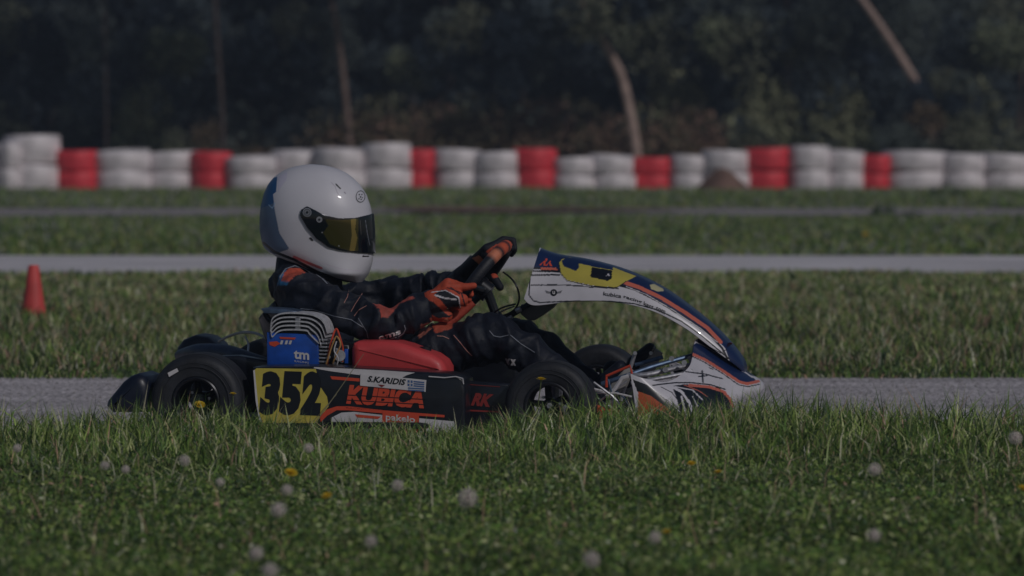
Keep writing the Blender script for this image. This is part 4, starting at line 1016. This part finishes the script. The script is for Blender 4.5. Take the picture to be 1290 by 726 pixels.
for a in ((598, 628, 1.15, .17, 'largest fluffy dandelion clock, low in the middle of the foreground'),
          (1102, 592, .85, .17, 'fluffy dandelion clock in the right foreground, well right of the nose cone'),
          (1275, 552, .95, .17, 'fluffy dandelion clock at the right edge against the track verge'),
          (500, 612, .75, .16, 'dandelion clock below the red side sticker, just left of the largest clock'),
          (345, 643, .9, .17, 'pale dandelion clock low on the left, under another clock and a yellow bloom'),
          (355, 618, .7, .18, 'dandelion clock just under a yellow bloom in the left foreground'),
          (398, 565, .7, .14, 'dandelion clock close below the yellow number panel'),
          (229, 581, .75, .15, 'dandelion clock below the rear wheel'),
          (127, 587, .6, .15, 'left one of two dandelion clocks growing together below the rear bumper'),
          (150, 592, .55, .15, 'right one of two dandelion clocks growing together below the rear bumper'),
          (12, 565, .6, .14, 'dandelion clock at the far left edge of the verge'),
          (310, 698, .75, .17, 'blurred dandelion clock near the bottom edge, left of centre'),
          (336, 720, .8, .17, 'dandelion clock cut by the bottom edge of the picture, left of centre'),
          (752, 706, .85, .17, 'blurred dandelion clock at the bottom, right of the middle'),
          (838, 678, .7, .17, 'dim dandelion clock low in the foreground under the front wheel'),
          (455, 683, .65, .17, 'dim dandelion clock low in the foreground below the side pod'),
          (1095, 675, .7, .17, 'dim dandelion clock low in the right foreground'),
          (285, 608, .55, .15, 'small pinkish dandelion clock between the rear wheel and a yellow bloom')):
    dandelion('c', a[0], a[1], a[2], a[3], a[4], GC)
for a in ((364, 597, .7, .14, 'yellow dandelion bloom in the left foreground, above a pale clock'),
          (404, 626, .55, .14, 'small yellow dandelion bloom right of two pale clocks'),
          (868, 585, .5, .12, 'small yellow dandelion bloom below the orange end of the nose cone'),
          (912, 596, .5, .12, 'small yellow dandelion bloom below the tip of the nose cone'),
          (1287, 617, .6, .14, 'yellow dandelion bloom cut by the right edge of the picture'),
          (846, 672, .5, .14, 'faint orange-yellow bloom low in the foreground right of centre'),
          (69, 552, .5, .1, 'small yellow dandelion bud in the grass at the left'),
          (260, 511, .7, .16, 'yellow dandelion bloom in front of the rear wheel hub'),
          (293, 497, .45, .19, 'small pale yellow bloom on a stem in front of the rear tyre'),
          (673, 479, .65, .2, 'yellow dandelion bloom on a tall stem in front of the front wheel'),
          (1087, 296, 1.2, .1, 'lone yellow bloom in the blurred far meadow')):
    dandelion('y', a[0], a[1], a[2]*1.4, a[3], a[4], GY)
# dry stalks that cross the kart
def stalk(p0, p1, d, r, label, col=(.30, .27, .17)):
    a = at(p0[0], d, zat(p0[1], d)); b_ = at(p1[0], d-.03, zat(p1[1], d-.03)); a.z = max(a.z, float(gz(a.x, a.y)))
    m = (a+b_)/2+Vector((.006, 0, .006)); b = MB().tube([(0, 0, 0), m-a, b_-a], [r, r*.8, r*.4], mat('dry_stalk', col, .7), 6, smooth=6); o = b.build('grass_stalk'); o.location = a; tag(o, label, 'grass stalk'); return o
stalk((386, 548), (458, 446), 15.0, .0016, 'long dry stalk leaning across the number panel')
stalk((372, 556), (424, 497), 15.05, .0013, 'short dry stalk leaning across the digits of the number panel')
stalk((955, 520), (958, 445), 19.5+.9, .0018, 'upright dry stalk standing beside the fairing tip')
stalk((1006, 640), (985, 700), 11.9, .002, 'dry stalk leaning in the right foreground')
stalk((960, 552), (1025, 530), 14.2, .0013, 'pale bent stalk in the verge right of the nose cone')
# ------------------------------------------------------------ traffic cone
dC = dist(408); xc = (42-W/2)/F*dC; hC = zat(334, dC)
CONE = mat('cone_red', (.72, .085, .08), .55, nscale=8, namt=.2); CONE2 = mat('cone_faded', (.75, .26, .22), .6)
cone = empty('traffic_cone', (xc, yd(dC), -.012)); tag(cone, 'small faded red traffic cone standing in the grass at the left', 'traffic cone')
MB().lathez([(.062, .012), (.060, .03), (.026, hC), (.022, hC+.012), (.0, hC+.012)], CONE, 28).build('cone_body', cone)
b = MB(); b.box((0, 0, .006), (.17, .17, .012), CONE); b.build('base', cone, False)
b = MB(); b.lathez([(.0425, .13), (.0365, .17)], CONE2, 28); b.build('band', cone)
# ------------------------------------------------------------ tyre barrier
TW = mat('white_tyre_paint', (.80, .74, .76), .55, nscale=3, namt=.3, bump=.3, bscale=12); TR_ = mat('red_tyre_paint', (.78, .05, .07), .55, nscale=5, namt=.25, bump=.3, bscale=12)
TB = mat('dark_rubber', (.03, .03, .03), .8)
def tyre_mesh(m):
    b = MB(); R, h = .5, .5
    pr = [(.27, -.40), (.30, -.48), (.42, -.5), (.475, -.485), (.497, -.43), (.5, -.15), (.498, -.06), (.498, .06), (.5, .15), (.497, .43), (.475, .485), (.42, .5), (.30, .48), (.27, .40), (.25, .2), (.25, -.2), (.27, -.40)]
    b.lathez(pr, m, 40); return b.build('tyre')
tyW = tyre_mesh(TW); tyR = tyre_mesh(TR_)
stacks = [(-62, 2, 'w', 183, 'a'), (0, 26, 'w', 183, 'lower'), (12, 73, 'w', 177, ''), (73, 122, 'r', 190, ''), (122, 186, 'w', 190, ''), (186, 247, 'w', 191, ''), (247, 290, 'r', 191, ''), (290, 345, 'w', 195, ''), (345, 402, 'w', 190, ''), (402, 458, 'w', 188, ''), (458, 514, 'w', 184, ''), (514, 549, 'r', 189, ''),
          (549, 602, 'w', 189, ''), (602, 654, 'w', 191, ''), (650, 699, 'r', 188, ''), (699, 746, 'w', 196, ''), (746, 797, 'w', 194, ''), (797, 847, 'r', 196, ''), (847, 888, 'w', 194, ''), (888, 940, 'w', 190, ''), (940, 995, 'r', 188, ''), (995, 1040, 'w', 186, ''), (1040, 1084, 'w', 190, ''), (1084, 1119, 'r', 194, ''), (1119, 1190, 'w', 191, ''), (1190, 1238, 'w', 193, ''), (1238, 1294, 'w', 193, ''), (1294, 1350, 'w', 192, '')]
labs = ['white tyre stack just outside the left edge', 'low white tyre stack at the left edge', 'tall white tyre stack left of the leftmost red stack', 'red tyre stack furthest left', 'white tyre stack just right of the leftmost red stack', 'white tyre stack just left of the second red stack',
        'second red tyre stack, left of the helmet', 'white tyre stack between the second red stack and the helmet', 'white tyre stack behind the left of the helmet top', 'white tyre stack behind the right of the helmet top', 'white tyre stack just left of the red one nearest the helmet', 'narrow red tyre stack right of the helmet',
        'white tyre stack just right of the narrow red stack beside the helmet', 'white tyre stack just left of the wide red stack in mid barrier', 'wide red tyre stack above the steering wheel', 'white tyre stack just right of the wide red stack in mid barrier', 'white tyre stack in front of the pale leaning trunk', 'red tyre stack right of the pale leaning trunk',
        'small white tyre stack right of the red stack above the fairing', 'white tyre stack raised over reddish soil', 'dusty red tyre stack beside the reddish soil', 'white tyre stack just right of the dusty red stack', 'white tyre stack just left of the rightmost red stack', 'narrow red tyre stack furthest right',
        'wide white tyre stack just right of the rightmost red stack', 'white tyre stack second from the right edge', 'white tyre stack at the right edge', 'white tyre stack just outside the right edge']
first = {}
for (a, c, col, topy, _), lab in zip(stacks, labs):
    d = BAR+random.uniform(-.15, .15); cxp = (a+c)/2; wd = (c-a)/F*d*1.17; ht = zat(191+(topy-191)*1.45, d)+.012
    root = empty('tyre_stack', (((cxp-W/2)/F*d), yd(d)+wd/2-.3, -.012)); src = tyW if col == 'w' else tyR
    for k_ in range(2):
        if col not in first: o = src; first[col] = 1
        else: o = src.copy(); COL.objects.link(o)
        o.parent = root; hh = ht/2; o.scale = (wd*random.uniform(.96, 1.04), max(wd, .5), hh); o.location = (random.uniform(-.02, .02), random.uniform(-.02, .02), hh*(k_+.5)); o.rotation_euler = (random.uniform(-.04, .04), random.uniform(-.07, .07), random.random()*.1)
    tag(root, lab+' in the barrier' if 'barrier' not in lab else lab, 'tyre stack', 'painted tyre stacks of the barrier')
# mound of reddish soil against the barrier
def mound(px, d, w, h, m, name):
    vs = []; fs = []; n = 24; k = 8
    for i in range(k+1):
        r = i/k
        for j in range(n): a = 2*math.pi*j/n; s_ = 1+.2*math.sin(3*a); vs.append((math.cos(a)*r*w*s_, math.sin(a)*r*w*.5*s_, h*(math.cos(r*math.pi)+1)/2+.01*math.sin(9*a+i)))
    for i in range(k):
        for j in range(n): fs.append((i*n+j, i*n+(j+1) % n, (i+1)*n+(j+1) % n, (i+1)*n+j))
    me = bpy.data.meshes.new(name); me.from_pydata(vs, [], fs); me.materials.append(m); o = bpy.data.objects.new(name, me); COL.objects.link(o); o.location = at(px, d, -.012); tag(o, kind='structure')
    for p in me.polygons: p.use_smooth = True
mound(910, BAR-.9, .42, .30, SOIL, 'soil_mound')
patch((640, 170), (267, 3), SOIL, 'bare_soil', .03)
# small dark weeds in the far meadow
LEAFM = mat('leaf_mass', attr='Col', rough=.7, trans=.15, spec=.2)
def leaves(name, centres, rad, n, size, pal, parent=None, squash=1.0):
    ci = rng.integers(0, len(centres), n); C_ = np.array(centres)[ci]; R_ = np.array(rad)[ci]
    o_ = rng.normal(size=(n, 3)); o_ /= np.linalg.norm(o_, axis=1)[:, None]; o_ *= rng.uniform(.25, 1, (n, 1))**.5*R_[:, None]; o_[:, 2] *= squash
    c = C_+o_; a1 = rng.normal(size=(n, 3)); a1 /= np.linalg.norm(a1, axis=1)[:, None]; a2 = rng.normal(size=(n, 3)); a2 -= (a1*a2).sum(1)[:, None]*a1; a2 /= np.linalg.norm(a2, axis=1)[:, None]
    s_ = rng.uniform(.6, 1.3, n)[:, None]*size; vs = np.stack([c-a1*s_, c+a2*s_*.45, c+a1*s_, c-a2*s_*.45], 1).reshape(-1, 3)
    me = bpy.data.meshes.new(name); me.vertices.add(4*n); me.vertices.foreach_set('co', vs.astype(np.float32).ravel()); me.loops.add(4*n); me.loops.foreach_set('vertex_index', np.arange(4*n, dtype=np.int32)); me.polygons.add(n)
    me.polygons.foreach_set('loop_start', (np.arange(n)*4).astype(np.int32)); me.polygons.foreach_set('loop_total', np.full(n, 4, np.int32)); me.update(); me.materials.append(LEAFM)
    pal = np.array(pal); cc = pal[ci % len(pal)]*rng.uniform(.7, 1.3, (n, 1)); setcol(me, np.repeat(cc, 4, 0))
    o = bpy.data.objects.new(name, me); COL.objects.link(o)
    if parent: o.parent = parent
    return o
GP = [(.045, .066, .088), (.075, .10, .115), (.12, .145, .13), (.18, .19, .13), (.030, .046, .064)]
BP = [(.24, .16, .115), (.19, .14, .09), (.13, .12, .075), (.28, .175, .135)]
BARK = mat('bark', (.19, .13, .11), .9, nscale=6, namt=.35, bump=.5, bscale=15)
BARK2 = mat('dark_bark', (.075, .055, .05), .9, nscale=6, namt=.35)
BARKP = mat('pale_bark', (.40, .29, .25), .9, nscale=6, namt=.3)
def trunk_pts(pp, d, up=5.0, lean=None):
    pts = [at(x, d, zat(y, d)) for x, y in pp]; return pts
def tree(pp, d, r, bark, label, crown_c, nleaf, pal, group='trees beyond the tyre barrier', H_=5.5):
    """pp: photo column/row pairs of the trunk from ground up"""
    pts = trunk_pts(pp, d); base = Vector((pts[0].x, pts[0].y, -.012)); pts[0] = base
    di = (pts[-1]-pts[-2]).normalized(); z = pts[-1].z
    while z < H_: p = pts[-1]+di*.9+Vector((random.uniform(-.12, .12), random.uniform(-.15, .15), .15)); pts.append(p); z = p.z; di = (di*.7+Vector((0, 0, .3))).normalized()
    root = empty('tree', base); rel = [p-base for p in pts]; n = len(rel)
    b = MB().tube(rel, [r*(1-.65*i/(n-1)) for i in range(n)], bark, 12, smooth=5)
    cen = []; rad = []
    for i in range(7):
        a = i*2.4+random.random(); k_ = random.choice(range(max(1, n-4), n)); s0 = rel[k_]; e_ = s0+Vector((math.cos(a)*1.3, math.sin(a)*1.0, random.uniform(.4, 1.1)))
        b.tube([s0, (s0+e_)/2+Vector((0, 0, .1)), e_], [r*.4, r*.28, r*.1], bark, 7, smooth=3); cen.append(e_); rad.append(random.uniform(.6, 1.0))
    b.build('trunk', root)
    for c in crown_c: cen.append(Vector(c)); rad.append(random.uniform(.35, .6))
    leaves('crown', cen, rad, nleaf, .07, pal, root, .8)
    tag(root, label, 'tree', group); return root
tree([(282, 205), (280, 150), (276, 80), (271, 0), (268, -60)], 71, .038, BARK2, 'tree with a thin straight brown trunk left of the helmet', [], 6000, GP)
tree([(442, 205), (440, 180), (436, 130), (428, 60), (418, 0)], 71.5, .052, BARK, 'tree with a brown trunk rising just right of the helmet top', [], 6000, GP)
tree([(803, 205), (801, 190), (793, 140), (783, 98), (770, 70), (757, 46)], 71, .078, BARKP, 'tree with a pale trunk bending left above the steering wheel', [(-.6, -.4, 2.3), (-.1, -.4, 2.4), (-1.1, -.4, 2.2), (.4, -.3, 2.6)], 8000, GP[:4])
tree([(1180, 230), (1168, 150), (1157, 112), (1130, 66), (1105, 28), (1078, -10), (1050, -50)], 73, .072, BARKP, 'tree with a trunk leaning steeply to the left at upper right', [], 6000, GP)
tree([(134, 205), (134, 150), (133, 60), (132, -20)], 71.5, .018, BARK2, 'slender sapling with a faint dark stem at the left', [], 2500, GP)
tree([(1284, 205), (1284, 150), (1287, 90), (1290, 20)], 75, .035, BARK2, 'tree with a dim brown trunk at the right edge', [], 6000, GP)
tree([(995, 205), (993, 100), (990, 0)], 77, .07, BARK2, 'tree with a dark trunk deep in the thicket above the nose cone', [], 6000, GP)
tree([(560, 205), (566, 100), (560, 0)], 77, .08, BARK2, 'tree with a dark trunk deep in the thicket above the driver arms', [], 6000, GP)
# shrubs
def shrub_mesh(pal, n, w, h):
    cen = []; rad = []
    for i in range(16): cen.append((random.uniform(-w, w)*.8, random.uniform(-.6, .6), random.uniform(.15, h*.85))); rad.append(random.uniform(.25, .5))
    return leaves('foliage', cen, rad, n, .055, pal)
protos = []
for pal, n, w, h in ((GP, 6000, .9, 2.6), (GP[:3], 6000, .8, 3.2), (GP[1:4]+[(.30, .31, .19), (.24, .27, .17)], 6500, .9, 2.9), (BP, 2600, .7, .9), ([GP[3], BP[1], GP[2]], 3600, .8, 1.5)):
    o = shrub_mesh(pal, n, w, h); protos.append(o)
usedp = set()
def shrub(k, px, d, s_, label, sz=1):
    root = empty('shrub', at(px, d, -.012)); o = protos[k]
    if k in usedp: o = o.copy(); COL.objects.link(o)
    usedp.add(k); o.parent = root; o.scale = (s_, s_, s_*sz); o.rotation_euler = (0, 0, random.choice((0, math.pi))+random.uniform(-.3, .3))
    b = MB()
    for i in range(4): a = i*1.6; b.tube([(0, 0, 0), (math.cos(a)*.15*s_, math.sin(a)*.12*s_, .5*s_), (math.cos(a)*.35*s_, math.sin(a)*.3*s_, 1.1*s_*sz)], [.03, .02, .008], BARK2, 6, smooth=3)
    b.build('stem', root); tag(root, label, 'shrub', 'shrubs beyond the tyre barrier')
for a in ((0, 40, 75, 1.0, 'dark shrub at the upper left corner'), (2, 175, 74.5, .9, 'grey-green shrub left of the thin straight trunk'), (1, 235, 77, 1.1, 'tall dark shrub behind the thin straight trunk'), (0, 345, 76.5, 1.0, 'dark shrub above the helmet'),
          (2, 480, 76, .8, 'dusky shrub right of the trunk near the helmet'), (0, 620, 75.5, 1.0, 'dark shrub above the driver gloves'), (1, 700, 77, 1.0, 'tall dark shrub left of the pale bending trunk'), (2, 860, 75.5, 1.05, 'greyish shrub right of the pale bending trunk'),
          (2, 970, 74.5, 1.0, 'olive-tinted shrub above the fairing'), (2, 1060, 75, 1.0, 'olive-tinted shrub left of the leaning trunk'), (0, 1172, 71.8, .62, 'dark shrub hiding the foot of the leaning trunk'), (2, 1215, 74.5, .95, 'olive shrub right of the leaning trunk'), (0, 1290, 76, 1.05, 'dark shrub at the upper right corner'),
          (1, -60, 77, 1.1, 'dark shrub just outside the left edge'), (1, 1380, 77, 1.1, 'dark shrub just outside the right edge'),
          (3, 445, 72.4, 0.94, 'small brown dry shrub at the foot of the trunk near the helmet'), (3, 520, 72.4, 1.08, 'brown dry shrub above the narrow red tyre stack'), (3, 600, 72.4, 0.94, 'low brown dry shrub in mid barrier'), (3, 660, 72.4, 1.15, 'brown dry shrub above the wide red tyre stack'), (3, 740, 72.4, 0.94, 'brown dry shrub left of the pale trunk foot'),
          (3, 850, 72.4, 1.01, 'brown dry shrub right of the pale trunk foot'), (3, 300, 72.4, .6, 'small brown dry shrub right of the thin trunk foot'), (4, 250, 71.5, .6, 'olive and brown shrub low behind the second red stack'), (4, 1180, 71.5, .8, 'olive shrub low behind the white stacks at right'), (3, 960, 72.4, .55, 'small brown dry shrub behind the dusty red stack')):
    shrub(a[0], a[1], a[2], a[3], a[4])
# weeds in front of the barrier
def weed(px, py, s_, label):
    d = dist(py); root = empty('weed', at(px, d, -.012)); leaves('foliage', [(0, 0, .08), (.12, 0, .05), (-.1, 0, .06)], [.09, .07, .07], 160, .03, [(.06, .10, .045)], root).scale = (s_,)*3; tag(root, label, 'weed', 'dark weeds in the far meadow')
weed(1190, 252, 1.1, 'dark weed clump below the white stacks at right'); weed(1112, 272, .7, 'dark weed beside the far service road'); weed(1150, 276, .6, 'dark low weed right of another at the service road')
# the wood behind
cen = []; rad = []
for i in range(420): cen.append((random.uniform(-17, 17), yd(random.uniform(79, 84)), random.uniform(.1, 7.5))); rad.append(random.uniform(.5, 1.1))
wd_ = leaves('wood', cen, rad, 90000, .13, [(.038, .056, .078), (.052, .074, .092), (.026, .040, .060), (.08, .10, .10)])
tag(wd_, 'dense dark blue-green wood filling the background', 'woodland', kind='stuff')
hill = sheet('hill', -60, 60, yd(86), yd(120), 30, 10, lambda x, y: np.clip((y-yd(86))*.45, 0, 14)+.3*np.sin(x*.7), mat('hill_scrub', (.03, .04, .033), .95, nscale=.8, namt=.6))
hb = MB(); hb.box((0, 130, 9), (420, 350, 24), None); hb.mats = []  # haze volume added around the scene to lift the blacks toward navy
hz = bpy.data.meshes.new('haze'); hz.from_pydata(hb.v, [], hb.f); ho = bpy.data.objects.new('haze', hz); COL.objects.link(ho)
hmat = bpy.data.materials.new('tint_haze'); hmat.use_nodes = True; hn2 = hmat.node_tree.nodes; hn2.remove(hn2['Principled BSDF'])
pv = hn2.new('ShaderNodeVolumePrincipled'); pv.inputs['Density'].default_value = .0014; pv.inputs['Color'].default_value = (.62, .74, .95, 1); hmat.node_tree.links.new(pv.outputs[0], hn2['Material Output'].inputs['Volume'])
hz.materials.append(hmat); tag(ho, 'thin blue haze added to stand in for an even navy tint', 'haze', kind='stuff')
# ============================================================ LIGHT, CAMERA
sd = Vector((.50, -.62, .60)).normalized(); el = math.asin(sd.z); azr = math.atan2(sd.x, sd.y)
w = bpy.data.worlds.new('World'); sc.world = w; w.use_nodes = True; n = w.node_tree.nodes
sk = n.new('ShaderNodeTexSky'); sk.sky_type = 'NISHITA'; sk.sun_disc = False; sk.sun_elevation = el; sk.sun_rotation = azr
w.node_tree.links.new(sk.outputs[0], n['Background'].inputs['Color']); n['Background'].inputs['Strength'].default_value = .09
sl = bpy.data.lights.new('sun', 'SUN'); sl.energy = 3.8; sl.angle = math.radians(.5); sl.color = (1, .955, .94)
so_ = bpy.data.objects.new('sun', sl); COL.objects.link(so_); so_.rotation_euler = sd.to_track_quat('Z', 'Y').to_euler()
cd = bpy.data.cameras.new('camera'); cam = bpy.data.objects.new('camera', cd); COL.objects.link(cam); sc.camera = cam
cam.location = CAM; cam.rotation_euler = (math.pi/2-pitch, 0, 0); cd.sensor_width = 36; cd.lens = F/W*36; cd.clip_end = 2000; cd.clip_start = .5
cd.dof.use_dof = True; cd.dof.focus_distance = 15.7; cd.dof.aperture_fstop = 5.6
sc.view_settings.view_transform = 'Standard'; sc.view_settings.look = 'None'; sc.view_settings.exposure = -2.0; sc.view_settings.gamma = 1
sc.render.engine = 'CYCLES'
